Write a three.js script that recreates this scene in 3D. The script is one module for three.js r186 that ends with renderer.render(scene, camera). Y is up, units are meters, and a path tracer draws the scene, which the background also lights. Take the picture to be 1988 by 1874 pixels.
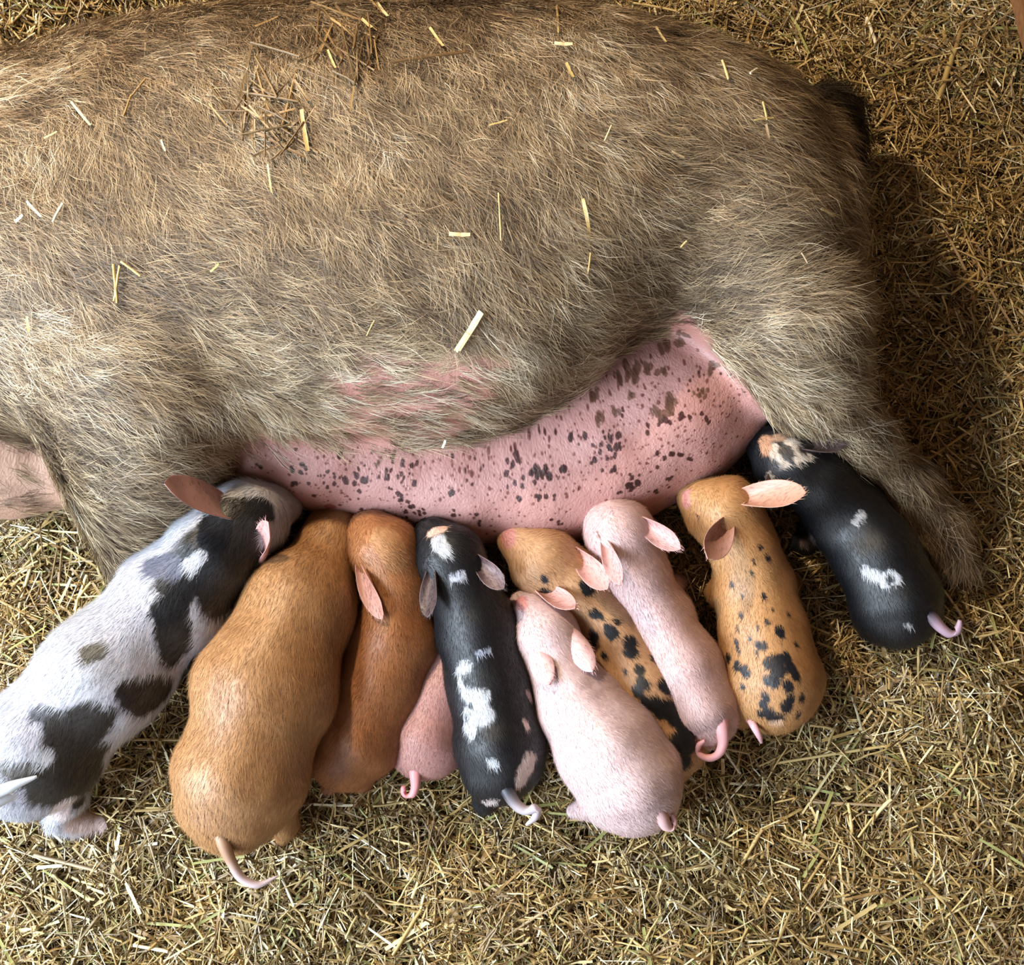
import * as THREE from 'three';
import { mergeGeometries } from 'three/addons/utils/BufferGeometryUtils.js';
import { RectAreaLightUniformsLib } from 'three/addons/lights/RectAreaLightUniformsLib.js';

// ------------------------------------------------------------------ camera, light, exposure
const W = 1988, H = 1874, FOV = 50;
const scene = new THREE.Scene();
const camera = new THREE.PerspectiveCamera(FOV, W / H, 0.05, 40);
camera.position.set(0, 1.6, 0.43);
camera.lookAt(0, 0, 0);
camera.updateMatrixWorld(true);
const renderer = new THREE.WebGLRenderer({ antialias: true });
renderer.toneMapping = THREE.LinearToneMapping;
renderer.toneMappingExposure = 0.92;
renderer.shadowMap.enabled = true;
scene.background = new THREE.Color(0x9fb4cc);          // overcast sky outside the barn
RectAreaLightUniformsLib.init();

function areaLight(name, color, intensity, w, h, pos, look) {
  const l = new THREE.RectAreaLight(color, intensity, w, h);
  l.name = name; l.position.set(...pos); l.lookAt(...look); scene.add(l);
  return l;
}
// daylight through the wide doorway to the left and through the doorway behind the photographer
areaLight('door_daylight', new THREE.Color(0.74, 0.87, 1.0), 26, 2.0, 1.6, [-1.92, 1.5, 0.9], [-0.9, 1.25, 0.8]);
areaLight('front_door_daylight', new THREE.Color(0.92, 0.95, 1.0), 2.6, 1.6, 1.7, [-0.6, 1.6, 2.66], [-0.6, 1.4, 1.6]);

// ------------------------------------------------------------------ small tools
function rng(seed) { let s = seed | 0; return () => { s = (s + 0x6d2b79f5) | 0; let t = Math.imul(s ^ (s >>> 15), 1 | s); t = (t + Math.imul(t ^ (t >>> 7), 61 | t)) ^ t; return ((t ^ (t >>> 14)) >>> 0) / 4294967296; }; }
const gauss = (r) => Math.sqrt(-2 * Math.log(r() + 1e-9)) * Math.cos(6.2831853 * r());
const clamp = (x, a, b) => x < a ? a : x > b ? b : x;
const lerp = (a, b, t) => a + (b - a) * t;
const smooth = (a, b, x) => { const t = clamp((x - a) / (b - a), 0, 1); return t * t * (3 - 2 * t); };
const hash3 = (x, y, z) => { let h = Math.imul(x, 374761393) + Math.imul(y, 668265263) + Math.imul(z, 2147483647 ^ 0x1b873593); h = Math.imul(h ^ (h >>> 13), 1274126177); return ((h ^ (h >>> 16)) >>> 0) / 4294967296; };
function noise(x, y, z) {                                  // smooth value noise, -1..1
  const i = Math.floor(x), j = Math.floor(y), k = Math.floor(z); let u = x - i, v = y - j, w = z - k;
  u = u * u * (3 - 2 * u); v = v * v * (3 - 2 * v); w = w * w * (3 - 2 * w);
  const a = lerp(lerp(hash3(i, j, k), hash3(i + 1, j, k), u), lerp(hash3(i, j + 1, k), hash3(i + 1, j + 1, k), u), v);
  const b = lerp(lerp(hash3(i, j, k + 1), hash3(i + 1, j, k + 1), u), lerp(hash3(i, j + 1, k + 1), hash3(i + 1, j + 1, k + 1), u), v);
  return lerp(a, b, w) * 2 - 1;
}
const fbm = (x, y, z) => noise(x, y, z) * 0.55 + noise(x * 2.1, y * 2.1, z * 2.1) * 0.3 + noise(x * 4.3, y * 4.3, z * 4.3) * 0.15;
const lin = (hex) => { const c = new THREE.Color(hex); return [c.r, c.g, c.b]; };
const mix3 = (a, b, t) => [lerp(a[0], b[0], t), lerp(a[1], b[1], t), lerp(a[2], b[2], t)];
const V = (x, y, z) => new THREE.Vector3(x, y, z);

// measuring: where the sight line through a point of the photograph meets the level y = h
const FPX = H / 2 / Math.tan(FOV * Math.PI / 360);
const EYE = camera.position.clone(), AX = V(), AY = V(), AZ = V();
camera.matrixWorld.extractBasis(AX, AY, AZ);
const sight = (px, py) => V().addScaledVector(AX, (px - W / 2) / FPX).addScaledVector(AY, -(py - H / 2) / FPX).sub(AZ);
function at(px, py, h) { const d = sight(px, py); return EYE.clone().addScaledVector(d, (h - EYE.y) / d.y); }
const depthOf = (p) => -p.clone().sub(EYE).dot(AZ);
const metres = (p, px) => px * depthOf(p) / FPX;           // size at p of what measures px in the photograph
function surfacePoint(sdf, px, py) {                       // first point of a body along a sight line
  const d = sight(px, py).normalize(); let t = 0.6;
  for (let i = 0; i < 160; i++) { const p = EYE.clone().addScaledVector(d, t), s = sdf(p.x, p.y, p.z); if (s < 0.0008) return p; t += Math.max(s * 0.6, 0.0006); if (p.y < -0.02) break; }
  return null;
}

// ------------------------------------------------------------------ solids from distance fields
const smin = (a, b, k) => { const h = Math.max(k - Math.abs(a - b), 0) / k; return Math.min(a, b) - h * h * k * 0.25; };
function cone(a, b, ra, rb) {                              // tapered capsule
  const bx = b.x - a.x, by = b.y - a.y, bz = b.z - a.z, L = bx * bx + by * by + bz * bz || 1e-9;
  return (x, y, z) => { const px = x - a.x, py = y - a.y, pz = z - a.z; const t = clamp((px * bx + py * by + pz * bz) / L, 0, 1); const s = t * t * (3 - 2 * t) * 0.5 + t * 0.5; const dx = px - bx * t, dy = py - by * t, dz = pz - bz * t; return Math.sqrt(dx * dx + dy * dy + dz * dz) - (ra + (rb - ra) * s); };
}
function ellipsoid(c, a, b, d) { const m = Math.min(a, b, d); return (x, y, z) => { const u = (x - c.x) / a, v = (y - c.y) / b, w = (z - c.z) / d; const k = Math.sqrt(u * u + v * v + w * w); return (k - 1) * (m + (k > 1 ? 0.3 * (Math.max(a, b, d) - m) : 0)); }; }

function meshField(sdf, lo, hi, h) {                       // naive surface nets on a sparse grid
  const nx = Math.ceil((hi.x - lo.x) / h) + 1, ny = Math.ceil((hi.y - lo.y) / h) + 1, nz = Math.ceil((hi.z - lo.z) / h) + 1;
  const F = new Float32Array(nx * ny * nz).fill(1), B = 6, R = B * h * 0.9 * 2.0;
  for (let k = 0; k < nz; k += B) for (let j = 0; j < ny; j += B) for (let i = 0; i < nx; i += B) {
    const d = sdf(lo.x + (i + B / 2) * h, lo.y + (j + B / 2) * h, lo.z + (k + B / 2) * h), near = Math.abs(d) < R;
    for (let c = k; c < Math.min(k + B, nz); c++) for (let b = j; b < Math.min(j + B, ny); b++) for (let a = i; a < Math.min(i + B, nx); a++)
      F[a + nx * (b + ny * c)] = near ? sdf(lo.x + a * h, lo.y + b * h, lo.z + c * h) : d;
  }
  const id = new Int32Array(nx * ny * nz).fill(-1), P = [], I = [], sx = 1, sy = nx, sz = nx * ny;
  const off = [0, sx, sy, sx + sy, sz, sx + sz, sy + sz, sx + sy + sz];
  const E = [[0, 1], [2, 3], [4, 5], [6, 7], [0, 2], [1, 3], [4, 6], [5, 7], [0, 4], [1, 5], [2, 6], [3, 7]];
  for (let k = 0; k < nz - 1; k++) for (let j = 0; j < ny - 1; j++) for (let i = 0; i < nx - 1; i++) {
    const o = i + sy * j + sz * k; let m = 0;
    for (let c = 0; c < 8; c++) if (F[o + off[c]] < 0) m |= 1 << c;
    if (m === 0 || m === 255) continue;
    let x = 0, y = 0, z = 0, n = 0;
    for (const [a, b] of E) { if (((m >> a) & 1) === ((m >> b) & 1)) continue; const fa = F[o + off[a]], t = fa / (fa - F[o + off[b]]);
      x += lerp(a & 1, b & 1, t); y += lerp((a >> 1) & 1, (b >> 1) & 1, t); z += lerp(a >> 2, b >> 2, t); n++; }
    id[o] = P.length / 3; P.push(lo.x + (i + x / n) * h, lo.y + (j + y / n) * h, lo.z + (k + z / n) * h);
  }
  const quad = (a, b, c, d, flip) => { if (a < 0 || b < 0 || c < 0 || d < 0) return; if (flip) I.push(a, c, b, a, d, c); else I.push(a, b, c, a, c, d); };
  for (let k = 1; k < nz - 1; k++) for (let j = 1; j < ny - 1; j++) for (let i = 1; i < nx - 1; i++) {
    const o = i + sy * j + sz * k, s = F[o] < 0;
    if (s !== F[o + sx] < 0) quad(id[o - sy - sz], id[o - sz], id[o], id[o - sy], !s);
    if (s !== F[o + sy] < 0) quad(id[o - sx - sz], id[o - sx], id[o], id[o - sz], !s);
    if (s !== F[o + sz] < 0) quad(id[o - sx - sy], id[o - sy], id[o], id[o - sx], !s);
  }
  const N = new Float32Array(P.length), e = h * 0.6;
  for (let i = 0; i < P.length; i += 3) {
    const x = P[i], y = P[i + 1], z = P[i + 2];
    const a = sdf(x + e, y, z) - sdf(x - e, y, z), b = sdf(x, y + e, z) - sdf(x, y - e, z), c = sdf(x, y, z + e) - sdf(x, y, z - e), L = Math.hypot(a, b, c) || 1;
    N[i] = a / L; N[i + 1] = b / L; N[i + 2] = c / L;
  }
  const g = new THREE.BufferGeometry();
  g.setAttribute('position', new THREE.BufferAttribute(new Float32Array(P), 3));
  g.setAttribute('normal', new THREE.BufferAttribute(N, 3));
  g.setIndex(I);
  return g;
}
function sweep(points, radii, sides = 10, steps = 24, flat = 1) {   // round tapered tube with closed ends
  const c = new THREE.CatmullRomCurve3(points), fr = c.computeFrenetFrames(steps, false), P = [], I = [];
  for (let i = 0; i <= steps; i++) {
    const u = i / steps, p = c.getPoint(u), f = u * (radii.length - 1), a = Math.min(Math.floor(f), radii.length - 2), r = lerp(radii[a], radii[a + 1], f - a);
    for (let s = 0; s < sides; s++) { const w = s / sides * 6.2831853, q = p.clone().addScaledVector(fr.normals[i], Math.cos(w) * r).addScaledVector(fr.binormals[i], Math.sin(w) * r * flat); P.push(q.x, q.y, q.z); }
  }
  for (let i = 0; i < steps; i++) for (let s = 0; s < sides; s++) { const a = i * sides + s, b = i * sides + (s + 1) % sides; I.push(a, b, a + sides, b, b + sides, a + sides); }
  const e0 = P.length / 3, p0 = c.getPoint(0), p1 = c.getPoint(1); P.push(p0.x, p0.y, p0.z, p1.x, p1.y, p1.z);
  for (let s = 0; s < sides; s++) { I.push(e0, (s + 1) % sides, s); I.push(e0 + 1, steps * sides + s, steps * sides + (s + 1) % sides); }
  const g = new THREE.BufferGeometry(); g.setAttribute('position', new THREE.BufferAttribute(new Float32Array(P), 3)); g.setIndex(I); g.computeVertexNormals();
  return g;
}
function earShape(base, tip, side, width, cup, bend) {     // a thin leaf rolled across by the angle cup (hollow side up when positive); side: across the ear
  const ax = tip.clone().sub(base), L = ax.length(); ax.normalize();
  const across = side.clone().addScaledVector(ax, -side.dot(ax)).normalize(), up = V().crossVectors(across, ax).normalize(), P = [], I = [], n = 14, m = 20; if (up.y < 0) up.negate();
  const prof = (u) => (0.5 + 0.5 * Math.sin(Math.PI * (0.1 + 0.62 * u))) * Math.pow(1 - Math.pow(u, 3.4), 0.55), th0 = Math.abs(cup) + 1e-3, sg = Math.sign(cup);
  for (let i = 0; i <= n; i++) {
    const u = i / n, w = width * prof(u) + 0.0006, th = 0.0023 * (1 - 0.4 * u), roll = th0 * (1.9 - 1.3 * Math.min(1, u * 1.3));
    for (let s = 0; s < m; s++) {
      const a = s / m * 6.2831853, v = Math.cos(a), t = Math.sin(a) * th, ang = v * roll;
      const lift = sg * (1 - Math.cos(ang)) / roll * w + bend * L * u * u;
      const q = base.clone().addScaledVector(ax, L * u).addScaledVector(across, Math.sin(ang) / roll * w).addScaledVector(up, lift).addScaledVector(up, t * Math.cos(ang)).addScaledVector(across, -t * Math.sin(ang) * sg); P.push(q.x, q.y, q.z);
    }
  }
  const hand = V().crossVectors(across, up).dot(ax) > 0;
  for (let i = 0; i < n; i++) for (let s = 0; s < m; s++) { const a = i * m + s, b = i * m + (s + 1) % m; if (hand) I.push(a, b, a + m, b, b + m, a + m); else I.push(a, a + m, b, b, a + m, b + m); }
  const g = new THREE.BufferGeometry(); g.setAttribute('position', new THREE.BufferAttribute(new Float32Array(P), 3)); g.setIndex(I); g.computeVertexNormals(); g.userData.hollow = up.multiplyScalar(sg);
  return g;
}
function tint(g, f) { const p = g.attributes.position, n = g.attributes.normal, c = new Float32Array(p.count * 3); for (let i = 0; i < p.count; i++) { const k = f(p.getX(i), p.getY(i), p.getZ(i), n.getX(i), n.getY(i), n.getZ(i)); c[i * 3] = k[0]; c[i * 3 + 1] = k[1]; c[i * 3 + 2] = k[2]; } g.setAttribute('color', new THREE.BufferAttribute(c, 3)); return g; }

// area-weighted points on a mesh
function scatter(g, count, rand, keep) {
  const p = g.attributes.position.array, n = g.attributes.normal.array, ix = g.index.array, T = ix.length / 3, acc = new Float64Array(T); let sum = 0;
  for (let t = 0; t < T; t++) {
    const a = ix[t * 3] * 3, b = ix[t * 3 + 1] * 3, c = ix[t * 3 + 2] * 3;
    const ux = p[b] - p[a], uy = p[b + 1] - p[a + 1], uz = p[b + 2] - p[a + 2], vx = p[c] - p[a], vy = p[c + 1] - p[a + 1], vz = p[c + 2] - p[a + 2];
    sum += Math.hypot(uy * vz - uz * vy, uz * vx - ux * vz, ux * vy - uy * vx) / 2; acc[t] = sum;
  }
  const out = [];
  for (let i = 0; i < count; i++) {
    const r = rand() * sum; let lo = 0, hi = T - 1; while (lo < hi) { const m = (lo + hi) >> 1; if (acc[m] < r) lo = m + 1; else hi = m; }
    let u = rand(), v = rand(); if (u + v > 1) { u = 1 - u; v = 1 - v; }
    const a = ix[lo * 3] * 3, b = ix[lo * 3 + 1] * 3, c = ix[lo * 3 + 2] * 3, q = [], m = [];
    for (let k = 0; k < 3; k++) { q.push(p[a + k] + (p[b + k] - p[a + k]) * u + (p[c + k] - p[a + k]) * v); m.push(n[a + k] + (n[b + k] - n[a + k]) * u + (n[c + k] - n[a + k]) * v); }
    if (keep(q, m)) out.push([V(...q), V(...m).normalize()]);
  }
  return out;
}

// ------------------------------------------------------------------ hair
const hairMat = new THREE.MeshStandardMaterial({ color: 0xffffff, vertexColors: true, roughness: 0.5 });
hairMat.name = 'hair';
// short coat: every hair a thin tapering blade, all of them one mesh; items: [root, normal, direction, length, rgb]
function shortCoat(items, r, width) {
  const n = items.length, P = new Float32Array(n * 9), N = new Float32Array(n * 9), C = new Float32Array(n * 9), S = V(), q = V();
  items.forEach(([p, nn, d, L, c, lift], i) => {
    d.addScaledVector(nn, -d.dot(nn)).normalize(); S.crossVectors(nn, d);
    for (let k = 0; k < 3; k++) {
      const sg = [1, -1, 0][k]; q.copy(p).addScaledVector(nn, k < 2 ? -0.0006 : L * lift); if (k < 2) q.addScaledVector(S, sg * width / 2); else q.addScaledVector(d, L);
      const o = i * 9 + k * 3; P[o] = q.x; P[o + 1] = q.y; P[o + 2] = q.z;
      const ax = nn.x + S.x * sg * 0.5 - d.x * 0.1, ay = nn.y + S.y * sg * 0.5 - d.y * 0.1, az = nn.z + S.z * sg * 0.5 - d.z * 0.1, l = Math.hypot(ax, ay, az); N[o] = ax / l; N[o + 1] = ay / l; N[o + 2] = az / l;
      C[o] = c[0]; C[o + 1] = c[1]; C[o + 2] = c[2];
    }
  });
  const g = new THREE.BufferGeometry(); g.setAttribute('position', new THREE.BufferAttribute(P, 3)); g.setAttribute('normal', new THREE.BufferAttribute(N, 3)); g.setAttribute('color', new THREE.BufferAttribute(C, 3));
  const m = new THREE.Mesh(g, hairMat); m.name = 'coat'; m.userData.kind = 'stuff'; return m;
}
// long coat: every hair a thin ribbon, all of them one mesh
function furMesh(items, r, per, spread, width) {
  const n = items.length * per, P = new Float32Array(n * 15), N = new Float32Array(n * 15), C = new Float32Array(n * 15), I = new Uint32Array(n * 9), X = V(), D = V(), S = V(), q = V(), w = V(), TT = [0, 0.52, 1]; let v = 0, t3 = 0;
  for (const [p, nn, d0, L0, c0, lift0] of items) {
    d0.addScaledVector(nn, -d0.dot(nn)).normalize(); X.crossVectors(nn, d0).normalize();
    const bundle = 0.4 + 0.7 * r(), swing = gauss(r) * 0.14;
    for (let h = 0; h < per; h++) {
      const ox = gauss(r) * spread, oz = gauss(r) * spread, L = L0 * (0.6 + 0.6 * r()), yaw = gauss(r) * 0.12 - ox / L0 * bundle, lift = lift0 * (0.35 + r()), curl = gauss(r) * 0.2 + swing, tone = 0.5 + 0.75 * r(), roll = gauss(r) * 0.5, stray = r() < 0.05 ? 1.7 : 1;
      D.copy(d0).multiplyScalar(Math.cos(yaw * stray)).addScaledVector(X, Math.sin(yaw * stray)); S.crossVectors(nn, D);
      w.copy(S).multiplyScalar(Math.cos(roll)).addScaledVector(nn, Math.sin(roll));
      const b = v; 
      for (let i = 0; i < 3; i++) {
        const t = TT[i], ww = width * (1 - 0.55 * t) * 0.5;
        q.copy(p).addScaledVector(X, ox).addScaledVector(d0, oz).addScaledVector(nn, -0.0015 - (ox * ox + oz * oz) * 1.6 + L * lift * stray * (t - 0.6 * t * t)).addScaledVector(D, L * t * (1 - 0.1 * t)).addScaledVector(S, curl * L * t * t);
        for (const sg of i < 2 ? [-1, 1] : [0]) {
          P[v * 3] = q.x + w.x * ww * sg; P[v * 3 + 1] = q.y + w.y * ww * sg; P[v * 3 + 2] = q.z + w.z * ww * sg;
          const ax = nn.x + w.x * sg * 0.7, ay = nn.y + w.y * sg * 0.7, az = nn.z + w.z * sg * 0.7, l = Math.hypot(ax, ay, az); N[v * 3] = ax / l; N[v * 3 + 1] = ay / l; N[v * 3 + 2] = az / l;
          C[v * 3] = c0[0] * tone; C[v * 3 + 1] = c0[1] * tone; C[v * 3 + 2] = c0[2] * tone; v++;
        }
      }
      for (const k of [0, 2, 1, 1, 2, 3, 2, 4, 3]) I[t3++] = b + k;
    }
  }
  const g = new THREE.BufferGeometry(); g.setAttribute('position', new THREE.BufferAttribute(P, 3)); g.setAttribute('normal', new THREE.BufferAttribute(N, 3)); g.setAttribute('color', new THREE.BufferAttribute(C, 3)); g.setIndex(new THREE.BufferAttribute(I, 1));
  const m = new THREE.Mesh(g, hairMat); m.name = 'coat'; m.userData.kind = 'stuff'; return m;
}
const taken = {};
function numbered(n) { const k = taken[n] = (taken[n] ?? -1) + 1; return k ? n + '_' + String(k).padStart(3, '0') : n; }
function tag(o, label, category, group, kind) { o.userData.label = label; o.userData.category = category; if (group) o.userData.group = group; if (kind) o.userData.kind = kind; return o; }
function shade(o) { o.traverse((m) => { if (m.isMesh) m.castShadow = m.receiveShadow = true; }); return o; }

//@@BARN@@
// ------------------------------------------------------------------ the barn shell
function box(w, h, d, x, y, z) { const g = new THREE.BoxGeometry(w, h, d); g.translate(x, y, z); return g; }
function woodTexture(seed) {
  const n = 256, d = new Uint8Array(n * n * 4);
  for (let y = 0; y < n; y++) for (let x = 0; x < n; x++) {
    const g = 0.5 + 0.5 * Math.sin((x / n * 9 + fbm(x / 40, y / 190, seed) * 2.2) * 6.28), f = fbm(x / 5, y / 90, seed + 9), v = 0.82 + 0.1 * g + 0.14 * f, o = (y * n + x) * 4;
    d[o] = clamp(150 * v, 0, 255); d[o + 1] = clamp(118 * v, 0, 255); d[o + 2] = clamp(84 * v, 0, 255); d[o + 3] = 255;
  }
  const t = new THREE.DataTexture(d, n, n); t.colorSpace = THREE.SRGBColorSpace; t.wrapS = t.wrapT = THREE.RepeatWrapping; t.magFilter = THREE.LinearFilter; t.needsUpdate = true; return t;
}
const woodMats = [1, 2, 3].map((k) => new THREE.MeshStandardMaterial({ map: woodTexture(k), roughness: 0.85, color: [0xffffff, 0xe0d4c4, 0xcfc4b8][k - 1] }));
const X0 = -2.06, X1 = 2.4, Z0 = -2.6, Z1 = 2.8, TOP = 3.0;
function wall(name, from, to, gap) {                       // a wall of upright boards along a line, with an opening [a, b, sill, head] in metres along it
  const g = new THREE.Group(); g.name = name; g.userData.kind = 'structure'; scene.add(g);
  const d = V(to[0] - from[0], 0, to[1] - from[1]), L = d.length(), yaw = Math.atan2(-d.z, d.x); d.normalize();
  const bw = 0.2, n = Math.ceil(L / bw); let k = 0;
  const put = (s, y0, y1) => { if (y1 - y0 < 0.02) return; const m = new THREE.Mesh(new THREE.BoxGeometry(bw - 0.004, y1 - y0, 0.028 + 0.006 * (k % 3)), woodMats[k++ % 3]); m.name = 'board'; m.position.set(from[0] + d.x * s, (y0 + y1) / 2, from[1] + d.z * s); m.rotation.y = yaw; g.add(m); };
  for (let i = 0; i < n; i++) { const s = (i + 0.5) * L / n; if (gap && s > gap[0] && s < gap[1]) { put(s, -0.1, gap[2]); put(s, gap[3], TOP); } else put(s, -0.1, TOP); }
  const back = []; const bk = (s0, s1, y0, y1) => { if (s1 - s0 > 0.01 && y1 - y0 > 0.01) { const b = new THREE.BoxGeometry(s1 - s0, y1 - y0, 0.06); b.translate((s0 + s1) / 2 - L / 2, (y0 + y1) / 2, -0.05); back.push(b); } };
  if (gap) { bk(0, gap[0], -0.1, TOP); bk(gap[1], L, -0.1, TOP); bk(gap[0], gap[1], -0.1, gap[2]); bk(gap[0], gap[1], gap[3], TOP); } else bk(0, L, -0.1, TOP);
  const m = new THREE.Mesh(mergeGeometries(back), woodMats[1]); m.name = 'sheathing'; m.position.set((from[0] + to[0]) / 2, 0, (from[1] + to[1]) / 2); m.rotation.y = yaw; g.add(m);
  return shade(g);
}
wall('wall_back', [X0, Z0], [X1, Z0]);
wall('wall_right', [X1, Z0], [X1, Z1]);
wall('wall_front', [X1, Z1], [X0, Z1], [2.2, 3.8, 0.75, 2.45]);
wall('wall_left', [X0, Z1], [X0, Z0], [0.9, 2.9, 0.68, 2.32]);
{ const m = new THREE.Mesh(box(X1 - X0 + 0.3, 0.08, Z1 - Z0 + 0.3, (X0 + X1) / 2, TOP + 0.04, (Z0 + Z1) / 2), woodMats[2]); m.name = 'ceiling'; m.userData.kind = 'structure'; scene.add(shade(m)); }

// the warm barn lamp hanging over the sow's back
{
  const g = new THREE.Group(); g.name = 'barn_lamp'; tag(g, 'warm white barn lamp hanging from the ceiling behind the sow', 'lamp');
  g.position.set(-0.92, 1.7, -1.05); scene.add(g);
  const shadeM = new THREE.Mesh(new THREE.LatheGeometry([[0.03, 0.13], [0.05, 0.12], [0.13, 0.02], [0.15, -0.02], [0.146, -0.02], [0.126, 0.02], [0.046, 0.115], [0.03, 0.125]].map(([a, b]) => new THREE.Vector2(a, b)), 32), new THREE.MeshStandardMaterial({ color: 0x8a8d8c, roughness: 0.45, metalness: 0.6, side: THREE.DoubleSide })); shadeM.name = 'lamp_shade';
  const bulb = new THREE.Mesh(new THREE.SphereGeometry(0.035, 20, 14), new THREE.MeshStandardMaterial({ color: 0xffe2b0, emissive: 0xffc070, emissiveIntensity: 4 })); bulb.name = 'bulb';
  const cord = new THREE.Mesh(new THREE.CylinderGeometry(0.004, 0.004, 1.18, 8), new THREE.MeshStandardMaterial({ color: 0x1c1a18, roughness: 0.7 })); cord.name = 'cord'; cord.position.y = 0.715;
  g.add(shadeM, bulb, cord); shade(g);
  const l = new THREE.PointLight(new THREE.Color(1, 0.79, 0.54), 15, 0, 2); l.position.copy(g.position).add(V(0, -0.02, 0)); l.castShadow = true; l.shadow.radius = 2; l.name = 'barn_lamp_light'; scene.add(l);
}

// ------------------------------------------------------------------ the sow
const sowStations = [ // photograph column, back edge, belly edge, height of the flank
  [-520, 250, 740, 0.32], [-250, 200, 800, 0.36], [0, 172, 830, 0.385], [250, 105, 850, 0.405], [500, 72, 862, 0.415], [800, 60, 862, 0.42], [960, 62, 840, 0.42],
  [1100, 78, 770, 0.42], [1200, 98, 690, 0.415], [1300, 125, 640, 0.405], [1400, 160, 630, 0.385], [1480, 200, 610, 0.345], [1530, 250, 570, 0.29]].map(([px, b, f, top]) => {
  const B = at(px, b, top * 0.5), F = at(px, f, top * 0.4); return { x: (B.x + F.x) / 2, zc: (B.z + F.z) / 2, a: (F.z - B.z) / 2, b: top / 2 };
});
const TRN = 400, TR = new Float32Array((TRN + 1) * 3), trX0 = sowStations[0].x, trX1 = sowStations.at(-1).x;
for (let i = 0; i <= TRN; i++) {
  const x = lerp(trX0, trX1, i / TRN); let k = 0; while (k < sowStations.length - 2 && sowStations[k + 1].x < x) k++;
  const s0 = sowStations[Math.max(k - 1, 0)], s1 = sowStations[k], s2 = sowStations[k + 1], s3 = sowStations[Math.min(k + 2, sowStations.length - 1)], t = (x - s1.x) / (s2.x - s1.x);
  ['zc', 'a', 'b'].forEach((q, c) => { const m1 = (s2[q] - s0[q]) / (s2.x - s0.x || 1) * (s2.x - s1.x), m2 = (s3[q] - s1[q]) / (s3.x - s1.x || 1) * (s2.x - s1.x), t2 = t * t, t3 = t2 * t; TR[i * 3 + c] = (2 * t3 - 3 * t2 + 1) * s1[q] + (t3 - 2 * t2 + t) * m1 + (-2 * t3 + 3 * t2) * s2[q] + (t3 - t2) * m2; });
}
function trunk(x, y, z) {
  const f = clamp((x - trX0) / (trX1 - trX0), 0, 1) * TRN, i = Math.min(f | 0, TRN - 1), t = f - i, o = i * 3;
  const zc = lerp(TR[o], TR[o + 3], t), a = lerp(TR[o + 1], TR[o + 4], t), b = lerp(TR[o + 2], TR[o + 5], t);
  const over = x > trX1 ? x - trX1 : x < trX0 ? trX0 - x : 0, u = Math.abs((z - zc) / a), v = Math.abs((y - b) / b), w = over / 0.05;
  const k = Math.pow(Math.pow(u, 2.3) + Math.pow(v, 2.3) + Math.pow(w, 2.3), 1 / 2.3);
  return (k - 1) * b;
}
const chain = (list) => list.map(([px, py, h, r]) => { const p = at(px, py, h); return { p, r: metres(p, r) }; });
const sowPrims = [], addChain = (list, k) => { const c = chain(list); for (let i = 0; i + 1 < c.length; i++) sowPrims.push([cone(c[i].p, c[i + 1].p, c[i].r, c[i + 1].r), k]); };
{ const c = at(1440, 455, 0.18); sowPrims.push([ellipsoid(c, metres(c, 205), 0.185, metres(c, 225)), 0.09]); }
addChain([[1455, 500, 0.24, 165], [1525, 620, 0.235, 128], [1560, 725, 0.205, 82], [1648, 838, 0.15, 46], [1740, 935, 0.09, 34], [1805, 1010, 0.055, 30], [1850, 1080, 0.04, 28]], 0.06);   // upper hind leg
addChain([[1480, 640, 0.1, 110], [1600, 800, 0.07, 60], [1700, 900, 0.045, 40], [1770, 1000, 0.035, 30]], 0.04);      // lower hind leg, beneath
addChain([[250, 770, 0.24, 150], [268, 870, 0.205, 112], [272, 970, 0.145, 68], [284, 1070, 0.08, 40], [320, 1140, 0.045, 32], [390, 1170, 0.035, 30]], 0.085);  // upper foreleg
addChain([[-120, 830, 0.13, 120], [20, 915, 0.08, 88], [130, 915, 0.07, 64], [230, 940, 0.06, 44]], 0.03);             // lower foreleg
const udder = chain([[510, 870, 0.13, 80], [640, 888, 0.1, 96], [780, 910, 0.085, 100], [920, 932, 0.08, 108], [1060, 922, 0.08, 124], [1190, 868, 0.09, 140], [1300, 805, 0.1, 145], [1385, 765, 0.105, 122]]);
const teatSpots = [[640, 985], [760, 1005], [860, 1020], [1000, 1040], [1180, 1000], [1340, 945], [1470, 850]];
// neck and head lie left of the frame
addChain([[-450, 470, 0.17, 300], [-720, 520, 0.16, 210], [-900, 580, 0.14, 150], [-1060, 640, 0.12, 95], [-1130, 665, 0.11, 85]], 0.09);
function udderField(x, y, z) {
  let d = 9; for (let i = 0; i + 1 < udder.length; i++) d = smin(d, udderCones[i](x, y, z), 0.05);
  return d;
}
const udderCones = []; for (let i = 0; i + 1 < udder.length; i++) udderCones.push(cone(udder[i].p, udder[i + 1].p, udder[i].r, udder[i + 1].r));
function sowField(x, y, z) {
  let d = trunk(x, y, z);
  for (const [f, k] of sowPrims) d = smin(d, f(x, y, z), k);
  d = smin(d, udderField(x, y, z), 0.028);
  return d + 0.0045 * noise(x * 9, y * 9, z * 9) + 0.0012 * noise(x * 40, y * 40, z * 40);
}
const SKIN = { udder: lin(0xb3857e), under: lin(0x8a6f58), leg: lin(0xb08f78) };
const udderTop = chain([[440, 860, 0.2, 1], [600, 800, 0.24, 1], [850, 850, 0.22, 1], [1000, 850, 0.22, 1], [1100, 780, 0.25, 1], [1200, 695, 0.28, 1], [1310, 645, 0.3, 1], [1400, 690, 0.25, 1], [1510, 800, 0.2, 1]]).map((c) => c.p);
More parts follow.
